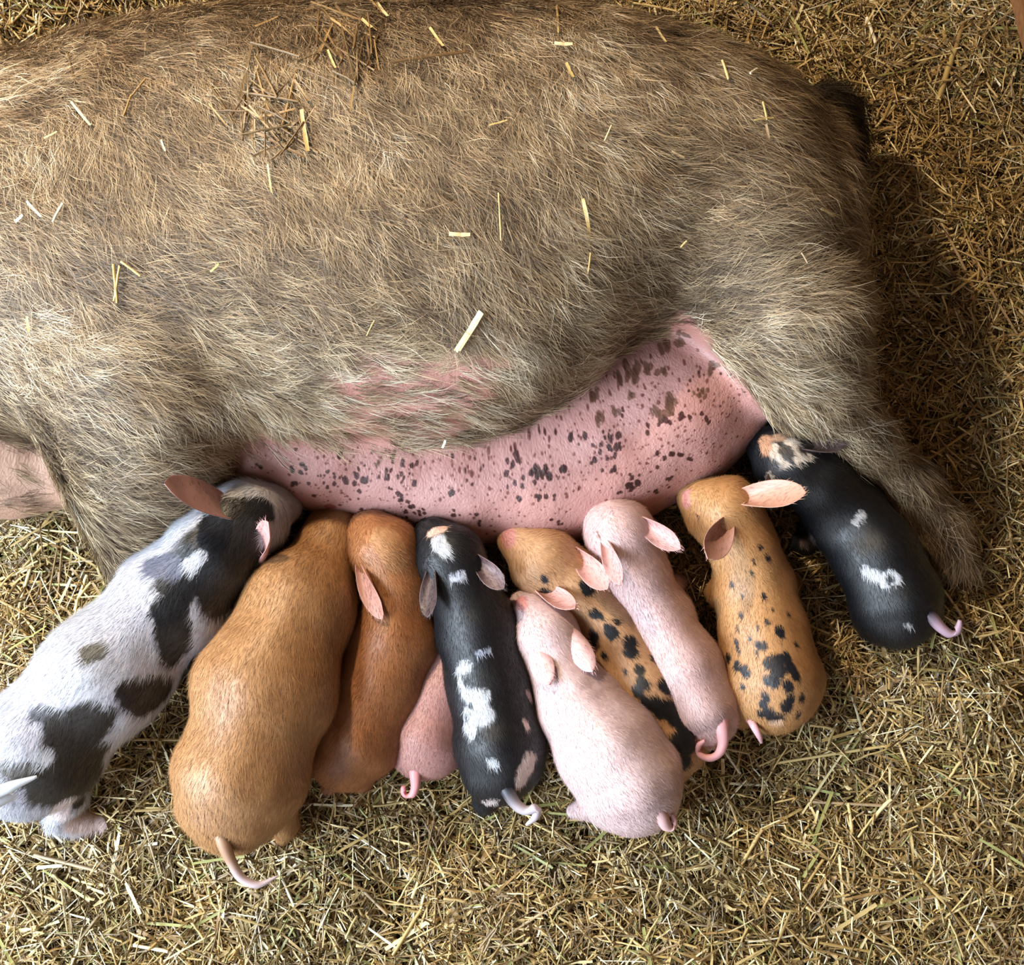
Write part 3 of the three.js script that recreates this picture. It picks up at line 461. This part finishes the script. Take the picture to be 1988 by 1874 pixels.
// G: ginger with many black spots (middle)
{ const s = [[1055, 1124, 8], [1058, 1150, 12], [1068, 1158, 13], [1137, 1142, 13], [1130, 1135, 8], [1153, 1190, 10], [1146, 1190, 7], [1205, 1150, 14], [1198, 1140, 11], [1150, 1230, 9], [1148, 1245, 8], [1185, 1228, 13], [1180, 1220, 10], [1220, 1246, 15], [1222, 1262, 14], [1195, 1205, 6], [1242, 1220, 7], [1240, 1298, 10], [1245, 1325, 13], [1235, 1340, 12], [1256, 1365, 14], [1268, 1358, 10], [1288, 1330, 14], [1295, 1338, 9], [1240, 1372, 8], [1295, 1375, 20], [1308, 1392, 18], [1280, 1382, 13], [1315, 1365, 8], [1180, 1330, 12], [1192, 1340, 8], [1220, 1375, 8], [1262, 1398, 9], [1265, 1275, 7], [1275, 1280, 7], [1315, 1440, 22], [1330, 1425, 20], [1300, 1450, 18], [1335, 1450, 18], [1320, 1475, 22], [1290, 1280, 5], [1165, 1195, 5], [1320, 1340, 6], [1210, 1300, 5], [1170, 1270, 7]];
  piglet({ label: 'ginger piglet with black spots squeezed between two pink piglets', base: lin(0xc49a74), base2: lin(0xb68860), hair: 0.009,
    spine: [[984, 1042, 0.095, 18], [1004, 1052, 0.105, 30], [1060, 1092, 0.115, 60], [1118, 1142, 0.095, 64], [1180, 1220, 0.068, 74], [1250, 1340, 0.07, 76], [1305, 1430, 0.066, 62], [1318, 1450, 0.06, 50]],
    legs: [[[1300, 1440, 0.05, 36], [1315, 1490, 0.02, 18], [1325, 1490, 0.012, 15]], [[1080, 1190, 0.04, 26], [1060, 1190, 0.012, 16]]],
    ears: [[[1128, 1082, 0], [1186, 1148, 0.03], 30, [1, 0.5, -0.6], 1.1, 0.1, lin(0xc8948a), 0.6], [[1058, 1150, 0], [1120, 1188, 0.03], 26, [-0.4, 0.5, 1], 1.0, 0.1, lin(0xc8948a), 0.6]],
    spots: [...s.map(([x, y, r]) => [x, y, x + 3, y + 4, r, lin(0x14161c)]), [982, 1036, 986, 1048, 17, lin(0xc98a82)]] }); }
// H: slim pink
piglet({ label: 'slim pink piglet with tightly curled tail between two spotted ginger piglets', spots: [[1158, 1032, 1163, 1042, 3, lin(0x7a5048)]], base: lin(0xd2b0ad), base2: lin(0xc6a4a0), hair: 0.009, gloss: 0.03,
  spine: [[1164, 992, 0.11, 24], [1178, 1006, 0.125, 38], [1206, 1038, 0.145, 60], [1234, 1110, 0.12, 56], [1275, 1200, 0.085, 62], [1328, 1300, 0.088, 68], [1362, 1375, 0.085, 62], [1375, 1400, 0.08, 50]],
  legs: [[[1340, 1390, 0.05, 38], [1350, 1420, 0.012, 18]], [[1300, 1140, 0.05, 26], [1320, 1130, 0.012, 16]]],
  ears: [[[1182, 1060, 0], [1208, 1138, 0.02], 24, [1, 0.8, 0], 1.2, 0.05, lin(0xcfa09c), 0.7], [[1256, 1016, 0], [1312, 1064, 0.02], 28, [0.7, 0.6, -1], 1.2, -0.2, lin(0xcfa09c), 0.7]],
  tail: { pts: [[1400, 1412, 0.085], [1404, 1440, 0.08], [1395, 1464, 0.075], [1374, 1472, 0.07], [1356, 1462, 0.068], [1356, 1448, 0.075], [1368, 1438, 0.085]], r: [15, 11, 9, 8, 7, 6, 3], col: [lin(0xd9a0a4)] } });
// F: plump pink, nearest
piglet({ label: 'plump pale pink piglet with folded ears standing behind the spotted ginger piglet', base: lin(0xd6bab8), base2: lin(0xccaeac), hair: 0.009, gloss: 0.03,
  spine: [[1014, 1172, 0.1, 19], [1028, 1188, 0.11, 31], [1062, 1232, 0.12, 56], [1088, 1300, 0.11, 55], [1122, 1365, 0.115, 72], [1178, 1450, 0.12, 96], [1222, 1515, 0.118, 92], [1232, 1535, 0.11, 80]],
  legs: [[[1180, 1560, 0.07, 46], [1145, 1568, 0.03, 18], [1112, 1575, 0.012, 12]], [[1270, 1560, 0.06, 46], [1285, 1570, 0.012, 20]], [[1080, 1400, 0.06, 30], [1066, 1420, 0.02, 20]], [[1170, 1390, 0.06, 30], [1170, 1400, 0.012, 18]]],
  ears: [[[1036, 1256, 0], [1062, 1326, 0.022], 28, [1, 0.4, -0.4], -0.7, -0.1, lin(0xcca4a2), 0.4], [[1106, 1228, 0], [1148, 1300, 0.022], 26, [1, 0.2, -0.4], -0.7, -0.1, lin(0xcca4a2), 0.4]],
  tail: { pts: [[1285, 1588, 0.11], [1296, 1606, 0.1], [1306, 1606, 0.1], [1308, 1592, 0.1], [1304, 1580, 0.105]], r: [14, 11, 9, 7, 3], col: [lin(0xcca4a2)] },
  spots: [[1010, 1164, 1012, 1174, 12, lin(0xc4807a)]],
  creases: [[1070, 1330, 1100, 1342, 0.0022], [1150, 1330, 1122, 1345, 0.0018], [1128, 1548, 1190, 1535, 0.0014]] });
// I: ginger with fine spots (right)
{ const s = [[1420, 1132, 6], [1462, 1088, 4], [1490, 1080, 7], [1475, 1060, 5], [1458, 1110, 4], [1440, 1155, 3], [1482, 1155, 6], [1437, 1192, 6], [1488, 1205, 5], [1512, 1222, 9], [1515, 1230, 7], [1428, 1245, 6], [1455, 1238, 4], [1480, 1252, 9], [1470, 1250, 7], [1432, 1260, 5], [1430, 1290, 10], [1445, 1300, 12], [1412, 1275, 8], [1490, 1285, 10], [1508, 1280, 15], [1525, 1275, 12], [1512, 1300, 14], [1500, 1320, 13], [1535, 1295, 12], [1545, 1310, 11], [1530, 1330, 12], [1490, 1318, 9], [1485, 1352, 9], [1480, 1365, 8], [1492, 1385, 14], [1510, 1392, 13], [1525, 1370, 13], [1535, 1355, 9], [1556, 1352, 7], [1475, 1385, 8], [1440, 1330, 5], [1550, 1385, 6], [1468, 1265, 4], [1500, 1180, 3], [1470, 1215, 3], [1530, 1190, 4], [1546, 1250, 5], [1430, 1215, 3]];
  piglet({ label: 'ginger piglet finely speckled with black, one ear held straight out', base: lin(0xbe8f5e), base2: lin(0xb07e4e), hair: 0.009,
    spine: [[1336, 966, 0.12, 19], [1354, 972, 0.128, 31], [1408, 994, 0.135, 62], [1440, 1060, 0.115, 60], [1462, 1140, 0.085, 68], [1485, 1230, 0.085, 78], [1500, 1320, 0.085, 86], [1500, 1345, 0.08, 76]],
    legs: [[[1440, 1350, 0.04, 40], [1440, 1385, 0.02, 24], [1450, 1390, 0.012, 18]], [[1550, 1340, 0.04, 44], [1560, 1370, 0.015, 24]], [[1500, 1140, 0.05, 28], [1540, 1130, 0.012, 18]], [[1400, 1150, 0.05, 28], [1385, 1150, 0.012, 18]]],
    ears: [[[1404, 1022, 0], [1366, 1090, 0.03], 36, [1, -0.5, 0.2], 1.1, 0.1, lin(0xc09078), 0.8], [[1452, 968, 0], [1568, 960, 0.05], 36, [0, 0.35, 1], 0.9, 0.05, lin(0xbf8c68), 0.6]],
    tail: { pts: [[1458, 1400, 0.05], [1466, 1415, 0.06], [1474, 1430, 0.055], [1478, 1442, 0.045]], r: [8, 7, 6, 3], col: [lin(0xd5a8b0)] },
    spots: [...s.map(([x, y, r]) => [x, y, x + 2, y + 4, r, lin(0x16161c)]), [1330, 960, 1330, 976, 13, lin(0xc4877e)], [1500, 1405, 1515, 1402, 8, lin(0xdbb090)], [1352, 1002, 1356, 1004, 3, lin(0x5a3020)]] }); }
// J: black, far right
piglet({ label: 'black piglet with marbled pale face under the sow\'s hind leg', base: lin(0x0a0b0e), base2: lin(0x101116), hair: 0.011, gloss: 0.004,
  spine: [[1476, 862, 0.115, 22], [1494, 870, 0.125, 34], [1538, 896, 0.14, 60], [1592, 940, 0.13, 60], [1640, 1000, 0.09, 70], [1700, 1080, 0.095, 76], [1740, 1165, 0.09, 76], [1745, 1190, 0.085, 66]],
  legs: [[[1600, 1010, 0.07, 34], [1565, 1050, 0.025, 18], [1550, 1060, 0.012, 15]], [[1700, 1200, 0.06, 44], [1695, 1230, 0.015, 22]], [[1790, 1190, 0.06, 40], [1800, 1210, 0.015, 22]], [[1660, 930, 0.05, 28], [1680, 930, 0.012, 18]]],
  ears: [[[1506, 932, 0], [1500, 988, 0.0], 24, [1, 0.4, 0], 0.9, 0.1, lin(0x1a1614), 0.15], [[1572, 866, 0], [1640, 868, 0.0], 24, [0, 0.3, 1], 0.9, 0.1, lin(0x241f1c), 0.15]],
  tail: { pts: [[1805, 1195, 0.08], [1830, 1222, 0.08], [1848, 1232, 0.08], [1860, 1222, 0.085], [1864, 1204, 0.09]], r: [13, 10, 9, 8, 4], col: [lin(0x25242c), lin(0x9a7f8c)] },
  spots: [[1500, 870, 1520, 900, 12, lin(0xb9a898)], [1515, 905, 1490, 930, 8, lin(0x9a8878)], [1530, 855, 1560, 870, 9, lin(0xb9a898)], [1545, 890, 1570, 885, 8, lin(0xc6b8a8)], [1540, 870, 1548, 900, 6, lin(0xb9a898)], [1500, 850, 1520, 846, 10, lin(0x9a7860)], [1482, 855, 1486, 870, 14, lin(0xb08468)], [1522, 875, 1530, 885, 12, lin(0x241d1b)], [1560, 870, 1566, 872, 13, lin(0x241d1b)], [1500, 900, 1505, 915, 10, lin(0x241d1b)], [1660, 1012, 1672, 998, 7, lin(0xa8a6a8)], [1680, 1108, 1690, 1115, 11, WHITE], [1700, 1118, 1725, 1122, 11, WHITE], [1715, 1135, 1738, 1128, 8, WHITE], [1730, 1112, 1742, 1122, 8, WHITE], [1726, 1122, 1729, 1124, 8], [1760, 1215, 1768, 1216, 6, lin(0xa8a6a8)], [1575, 1045, 1560, 1055, 10, lin(0x6a5a54)]] });

console.log('piglet tris', tris);
//@@STRAW@@
// ------------------------------------------------------------------ bedding
const heap = (px, py, r, h) => { const p = at(px, py, 0); return [p.x, p.z, metres(p, r), h]; };
const heaps = [heap(1720, 1290, 150, 0.03), heap(1930, 1350, 160, 0.03), heap(1850, 60, 260, 0.03), heap(150, 1800, 240, 0.015), heap(1900, 1700, 200, 0.02), heap(60, 40, 330, 0.2), heap(-250, 0, 400, 0.28)];
function groundY(x, z) {
  let h = 0.012 * noise(x * 6, 1.3, z * 6) + 0.007 * noise(x * 17, 4.1, z * 17) - 0.006;
  for (const [cx, cz, r, a] of heaps) h += a * Math.exp(-((x - cx) ** 2 + (z - cz) ** 2) / (r * r));
  return h;
}
{
  const n = 260, g = new THREE.PlaneGeometry(X1 - X0, Z1 - Z0, n, n); g.rotateX(-Math.PI / 2); g.translate((X0 + X1) / 2, 0, (Z0 + Z1) / 2);
  const p = g.attributes.position; for (let i = 0; i < p.count; i++) p.setY(i, groundY(p.getX(i), p.getZ(i)) - 0.014); g.computeVertexNormals();
  const d = lin(0x33261a), e = lin(0x54401f); tint(g, (x, y, z) => mix3(d, e, clamp(0.5 + noise(x * 90, 0, z * 90) * 0.5 + noise(x * 35, 2, z * 35) * 0.4, 0, 1)));
  const slab = box(X1 - X0, 0.1, Z1 - Z0, (X0 + X1) / 2, -0.11, (Z0 + Z1) / 2); tint(slab, () => d);
  const m = new THREE.Mesh(mergeGeometries([g, slab]), new THREE.MeshStandardMaterial({ vertexColors: true, roughness: 0.95 })); m.name = 'floor'; m.userData.kind = 'structure'; scene.add(shade(m));
}
// stalk shapes along x, length 1, width 1
function ribbon(seed, kind) {
  const r = rng(seed), n = kind === 'chip' ? 3 : 7, P = [], I = [], bend = kind === 'bent' ? 0.5 : 0.12, sides = kind === 'tube' || kind === 'bent' ? 6 : 5, c1 = gauss(r) * bend, kx = 0.3 + 0.4 * r(), tw = kind === 'leaf' ? 2.2 : 0.3;
  for (let i = 0; i <= n; i++) {
    const t = i / n, x = t - 0.5, zb = kind === 'bent' ? Math.max(0, t - kx) * c1 * 8 : c1 * (x * x - 0.25) * 6, yb = gauss(r) * 0.12 + (kind === 'leaf' ? Math.sin(t * 5) * 0.5 : 0), w = kind === 'leaf' ? 0.5 * (1 - 0.75 * t) : 0.5 * (Math.abs(t - 0.72) < 0.08 ? 1.18 : 1), a0 = tw * x;
    for (let s = 0; s < sides; s++) {
      let y, z;
      if (sides === 6) { const a = s / 6 * 6.2832; y = Math.sin(a) * w; z = Math.cos(a) * w; }
      else { const q = [[-1, 0.2], [0, -0.12], [1, 0.2], [0.35, 0.14], [-0.35, 0.14]][s]; z = q[0] * w; y = q[1] * w; }
      P.push(x, yb + y * Math.cos(a0) + z * Math.sin(a0), zb + z * Math.cos(a0) - y * Math.sin(a0));
    }
  }
  for (let i = 0; i < n; i++) for (let s = 0; s < sides; s++) { const a = i * sides + s, b = i * sides + (s + 1) % sides; I.push(a, a + sides, b, b, a + sides, b + sides); }
  for (let s = 1; s < sides - 1; s++) { I.push(0, s, s + 1); I.push(n * sides, n * sides + s + 1, n * sides + s); }
  const g = new THREE.BufferGeometry(); g.setAttribute('position', new THREE.BufferAttribute(new Float32Array(P), 3)); g.setIndex(I); const f = g.toNonIndexed(); f.computeVertexNormals(); return sides === 6 ? (g.computeVertexNormals(), g) : f;
}
const stalkShapes = ['tube', 'split', 'split', 'leaf', 'bent', 'chip', 'tube'].map((k, i) => ribbon(40 + i, k));
const strawTones = [0xc3aa74, 0xa98d56, 0x8f7245, 0x725a39, 0xd4c494, 0xe4dbbc, 0x929056, 0x5b472a, 0xb09860, 0xa38c6c].map(lin);
const strawMat = new THREE.MeshStandardMaterial({ color: 0xffffff, roughness: 0.42 }); strawMat.name = 'straw';
const bedMat = new THREE.MeshStandardMaterial({ color: 0xffffff, vertexColors: true, roughness: 0.42 }); bedMat.name = 'bedding_straw';
function inAnyBody(x, y, z, m) { for (const f of fields) if (f(x, y, z) < m) return true; return false; }
{
  const r = rng(9), bed = new THREE.Group(); bed.name = 'straw_bedding'; tag(bed, 'chopped straw bedding covering the barn floor', 'straw', null, 'stuff'); scene.add(bed);
  const pick = () => { const t = r(), c = strawTones[t < 0.17 ? 0 : t < 0.34 ? 1 : t < 0.5 ? 2 : t < 0.63 ? 3 : t < 0.71 ? 4 : t < 0.76 ? 5 : t < 0.8 ? 6 : t < 0.9 ? 7 : t < 0.95 ? 8 : 9], v = 0.75 + 0.4 * r(); return [c[0] * v, c[1] * v, c[2] * v]; };
  const M = new THREE.Matrix4(), Q = new THREE.Quaternion(), E = new THREE.Euler(), col = new THREE.Color(), PATCH = 0.055;
  function handful(n) {                                    // a handful of loose straw, one shape, tossed in every direction
    const parts = [];
    for (let i = 0; i < n; i++) {
      const rad = PATCH * Math.sqrt(r()), an = r() * 6.2832, x = Math.cos(an) * rad, z = Math.sin(an) * rad, layer = r();
      const s = r() * stalkShapes.length | 0, L = s === 5 ? 0.006 + r() * 0.014 : s === 3 ? 0.02 + r() * 0.045 : 0.012 + 0.06 * Math.pow(r(), 1.6) + (r() < 0.02 ? 0.04 : 0), w = s === 3 ? 0.0028 + r() * 0.0024 : s === 5 ? 0.002 + r() * 0.003 : 0.0015 + 0.0029 * r() * r();
      E.set(r() * 6.2832, r() * 6.2832, gauss(r) * (0.14 + 0.3 * (r() < 0.2)), 'YZX'); Q.setFromEuler(E); M.compose(V(x, -0.014 + 0.03 * layer, z), Q, V(L, w, w));
      const g = stalkShapes[s].clone(); g.applyMatrix4(M); const c = pick(); parts.push(tint(g.index ? g.toNonIndexed() : g, () => c));
    }
    return mergeGeometries(parts);
  }
  const kinds = Array.from({ length: 10 }, () => handful(64)), lists = kinds.map(() => []);
  for (let i = 0; i < 9200; i++) {
    const inner = i < 3200, x = inner ? lerp(-1.02, 1.02, r()) : lerp(X0 + 0.08, X1 - 0.08, r()), z = inner ? lerp(-1.12, 0.85, r()) : lerp(Z0 + 0.08, Z1 - 0.08, r()), y = groundY(x, z) + 0.004 * gauss(r);
    if (inAnyBody(x, y + 0.02, z, -0.035)) continue;
    lists[r() * kinds.length | 0].push([x, y, z]);
  }
  lists.forEach((list, s) => {
    const im = new THREE.InstancedMesh(kinds[s], bedMat, list.length); im.name = 'straw_pieces'; im.userData.kind = 'stuff'; im.castShadow = im.receiveShadow = true;
    list.forEach(([x, y, z], i) => {
      const n = V(groundY(x - 0.03, z) - groundY(x + 0.03, z), 0.06, groundY(x, z - 0.03) - groundY(x, z + 0.03)).normalize();
      Q.setFromUnitVectors(V(0, 1, 0), n).multiply(new THREE.Quaternion().setFromAxisAngle(V(0, 1, 0), r() * 6.2832)); const k = 0.85 + 0.35 * r(); M.compose(V(x, y, z), Q, V(k, k, k)); im.setMatrixAt(i, M); const v = 0.88 + 0.24 * r(); im.setColorAt(i, col.setRGB(v, v, v));
    });
    bed.add(im);
  });
}
const stalkMats = strawTones.map((c) => { const m = strawMat.clone(); m.color.setRGB(...c); return m; });
const darkStalk = strawMat.clone(); darkStalk.color.setHex(0x5d4426);
function stalk(a, b, width, shape, mat, name, label, group) {
  const m = new THREE.Mesh(stalkShapes[shape], mat); m.name = numbered(name); const d = b.clone().sub(a), L = d.length(); d.normalize();
  const side = V().crossVectors(V(0, 1, 0), d).normalize(), up = V().crossVectors(d, side).negate(); up.y < 0 && up.negate(); side.crossVectors(d, up);
  m.quaternion.setFromRotationMatrix(new THREE.Matrix4().makeBasis(d, up, side)); m.position.copy(a).add(b).multiplyScalar(0.5); m.scale.set(L, width, width);
  tag(m, label, 'straw', group); scene.add(shade(m)); return m;
}
{ // the long stalks that lie on top of the bedding
  const list = [[1510, 1482, 1735, 1446, 7, 0], [1735, 1446, 1822, 1402, 7, 0], [1690, 1380, 1560, 1580, 5, 4], [1430, 1695, 1480, 1612, 9, 0], [1478, 1614, 1560, 1570, 6, 1], [1580, 1558, 1740, 1566, 7, 9], [1648, 1560, 1655, 1620, 8, 0], [1725, 1490, 1728, 1640, 5, 4], [1745, 1665, 1850, 1770, 9, 1], [1845, 1768, 1890, 1830, 8, 2], [1895, 1330, 1905, 1420, 9, 5], [1905, 1415, 1925, 1440, 8, 4], [1860, 1460, 1985, 1445, 8, 1], [1640, 1750, 1720, 1730, 9, 2], [1630, 1660, 1645, 1790, 6, 4], [1330, 1420, 1390, 1395, 4, 1], [1400, 1690, 1330, 1620, 4, 5], [1450, 1760, 1380, 1680, 6, 0], [1660, 1860, 1700, 1790, 6, 4], [1560, 1730, 1600, 1670, 7, 1], [760, 1860, 815, 1770, 9, 1], [815, 1770, 822, 1740, 7, 4], [940, 1715, 1010, 1760, 6, 9], [700, 1795, 770, 1848, 5, 5], [20, 1650, 75, 1720, 7, 4], [75, 1685, 125, 1680, 9, 5], [70, 1660, 195, 1690, 9, 9], [235, 1710, 255, 1620, 8, 2], [175, 1710, 215, 1720, 6, 4], [175, 1720, 210, 1735, 6, 4], [88, 1600, 125, 1635, 7, 5], [540, 1690, 570, 1760, 7, 5], [600, 1790, 680, 1820, 6, 1], [260, 1835, 325, 1848, 8, 5], [1660, 1050, 1690, 1000, 4, 1], [1790, 900, 1900, 825, 7, 1], [1715, 830, 1730, 700, 4, 2], [1700, 520, 1770, 450, 4, 6], [1732, 575, 1785, 572, 6, 9], [1830, 430, 1880, 520, 7, 9], [1890, 520, 1900, 600, 6, 2], [1890, 490, 1985, 640, 6, 9], [1750, 240, 1680, 260, 6, 1], [1845, 120, 1860, 60, 12, 2], [1820, 200, 1845, 110, 14, 8], [1690, 260, 1735, 205, 7, 4], [1440, 110, 1470, 10, 5, 1], [1680, 40, 1700, 100, 8, 5], [1880, 230, 1925, 240, 6, 6], [1895, 40, 1880, 120, 7, 2], [1935, 110, 1980, 130, 5, 8], [1545, 40, 1560, 5, 6, 4], [1600, 60, 1610, 110, 6, 4], [1840, 990, 1900, 1050, 7, 1], [1790, 980, 1830, 1070, 5, 2], [30, 1110, 80, 1060, 7, 1], [80, 1060, 130, 1045, 7, 1], [120, 1060, 185, 1100, 5, 8], [185, 1100, 200, 1135, 5, 8], [30, 1180, 55, 1100, 7, 4], [110, 1170, 135, 1120, 6, 0], [150, 1160, 175, 1130, 7, 0], [10, 1330, 60, 1330, 6, 5], [320, 1460, 345, 1530, 6, 5], [290, 1430, 320, 1390, 5, 6]];
  for (const [x1, y1, x2, y2, w, t] of list) {
    const a = at(x1, y1, 0.02), b = at(x2, y2, 0.02); a.y = groundY(a.x, a.z) + 0.017; b.y = groundY(b.x, b.z) + 0.017; if (inAnyBody(a.x, a.y, a.z, 0.004) || inAnyBody(b.x, b.y, b.z, 0.004)) { a.y += 0.003; }
    stalk(a, b, metres(a, w) * 0.8, w > 6 ? 0 : 1, stalkMats[t], 'straw_stalk', 'long straw stalk lying on top of the chopped bedding', 'long straw stalks on the bedding');
  }
  const r = rng(31);
  for (let i = 0; i < 170; i++) {
    const x = lerp(-0.9, 0.9, r()), z = lerp(-0.95, 0.72, r()), ang = r() * 6.28, L = 0.035 + r() * 0.05, y = groundY(x, z) + 0.015, dx = Math.cos(ang) * L / 2, dz = Math.sin(ang) * L / 2;
    if (inAnyBody(x, y, z, 0.012) || inAnyBody(x + dx, y, z + dz, 0.012) || inAnyBody(x - dx, y, z - dz, 0.012)) continue;
    stalk(V(x - dx, y + gauss(r) * 0.004, z - dz), V(x + dx, y + gauss(r) * 0.004, z + dz), 0.0025 + r() * 0.003, [0, 1, 2, 6][r() * 4 | 0], stalkMats[[0, 0, 1, 4, 4, 5, 8, 9, 6][r() * 9 | 0]], 'straw_stalk', 'long straw stalk lying on top of the chopped bedding', 'long straw stalks on the bedding');
  }
}
{ // straw caught in the sow's coat
  const r = rng(63), on = (px, py, lift) => { const p = surfacePoint(sowField, px, py); return p ? p.add(V(0, lift, lift * 0.3)) : null; };
  const lay = (x1, y1, x2, y2, w, mat, label, lift = 0.013, name = 'straw_stalk', shape = 1) => { const a = on(x1, y1, lift), b = on(x2, y2, lift); if (a && b) stalk(a, b, metres(a, w), shape, mat, name, label, label.startsWith('straw bit') || label.startsWith('brown') ? 'straw caught in the sow\'s coat' : undefined); };
  lay(886, 685, 934, 608, 9, stalkMats[4], 'thick pale split straw lying just above the sow\'s pink belly', 0.016);
  lay(893, 684, 938, 612, 5, stalkMats[0], 'thin straw strand beside the thick split straw above the belly', 0.018);
  lay(1130, 392, 1150, 500, 10, stalkMats[1], 'long frayed tan straw hanging down the middle of the sow\'s flank', 0.016, 'straw_stalk', 3);
  lay(760, 130, 905, 110, 6, darkStalk, 'dark brown twig lying crosswise on the sow\'s back', 0.016, 'twig', 0);
  lay(1075, 94, 1110, 95, 7, stalkMats[4], 'short bright yellow straw lying crosswise near the top of the sow\'s back', 0.016);
  lay(873, 460, 914, 461, 8, stalkMats[4], 'short pale straw lying level across the middle of the sow\'s flank', 0.016);
  for (const [x1, y1, x2, y2, w, t] of [[968, 380, 973, 472, 4, 0], [1145, 495, 1140, 536, 5, 1], [228, 517, 236, 592, 7, 8], [240, 520, 230, 588, 6, 0], [243, 512, 281, 540, 6, 8], [147, 205, 184, 250, 5, 4], [140, 110, 155, 170, 4, 7], [735, 14, 755, 40, 6, 4], [705, 45, 725, 62, 7, 0], [1398, 125, 1410, 162, 6, 0], [1452, 150, 1464, 142, 6, 5], [1476, 205, 1484, 240, 5, 8], [1460, 240, 1496, 236, 5, 8], [1482, 248, 1488, 275, 5, 9], [1588, 410, 1612, 424, 8, 8], [112, 436, 131, 400, 6, 5], [62, 396, 90, 426, 5, 5], [40, 436, 54, 422, 7, 5], [290, 160, 262, 195, 5, 2], [262, 192, 248, 232, 5, 2], [415, 532, 431, 516, 5, 6], [63, 618, 66, 648, 6, 8], [1318, 485, 1330, 472, 5, 8], [1550, 495, 1562, 515, 4, 9], [836, 62, 862, 98, 6, 0], [1080, 20, 1084, 72, 6, 1], [1098, 130, 1112, 158, 7, 8], [525, 325, 532, 380, 4, 0], [590, 220, 602, 300, 9, 1], [320, 278, 328, 300, 4, 4], [95, 275, 120, 262, 4, 0], [715, 655, 730, 625, 4, 8], [860, 870, 866, 855, 5, 5], [640, 105, 655, 140, 5, 0], [1300, 300, 1325, 312, 5, 9], [1185, 250, 1172, 280, 4, 4], [1620, 300, 1645, 306, 5, 9], [500, 60, 545, 40, 4, 2], [950, 250, 985, 240, 4, 8], [1270, 60, 1290, 90, 5, 0]])
    lay(x1, y1, x2, y2, w * 0.85, stalkMats[t], 'straw bit caught in the shaggy coat of the sow', 0.014, 'straw_stalk', r() < 0.5 ? 0 : 1);
  for (let i = 0; i < 84; i++) { // two matted wads on the back
    const [cx, cy, sx, sy] = i < 48 ? [520, 230, 40, 45] : [660, 85, 45, 40], x = cx + gauss(r) * sx, y = Math.max(12, cy + gauss(r) * sy), a = gauss(r) * 0.8 + 1.3, l = 22 + r() * 36;
    lay(x - Math.cos(a) * l, Math.max(5, y - Math.sin(a) * l), x + Math.cos(a) * l, y + Math.sin(a) * l, 2.5 + r() * 3.5, [stalkMats[3], stalkMats[2], stalkMats[7], darkStalk, stalkMats[7], stalkMats[3]][r() * 6 | 0], 'brown straw stalk matted into the wads on the sow\'s back', 0.008 + r() * 0.016, 'straw_stalk', [0, 1, 3, 4][r() * 4 | 0]);
  }
}
// the end of a pale board at the edge of the pen
{
  const a = at(1966, -5, 0.068), b = at(1986, 75, 0.068), d = b.clone().sub(a).normalize(), g = new THREE.BoxGeometry(0.14, 0.022, 0.36), m = new THREE.Mesh(g, new THREE.MeshStandardMaterial({ color: 0xf4dcc6, roughness: 0.7, map: woodTexture(6) }));
  m.name = 'wooden_board'; m.position.copy(a).add(V(d.z, 0, -d.x).multiplyScalar(0.072)); m.rotation.y = Math.atan2(d.x, d.z); tag(m, 'pale wooden board lying at the edge of the straw', 'board'); scene.add(shade(m));
}
renderer.render(scene, camera);
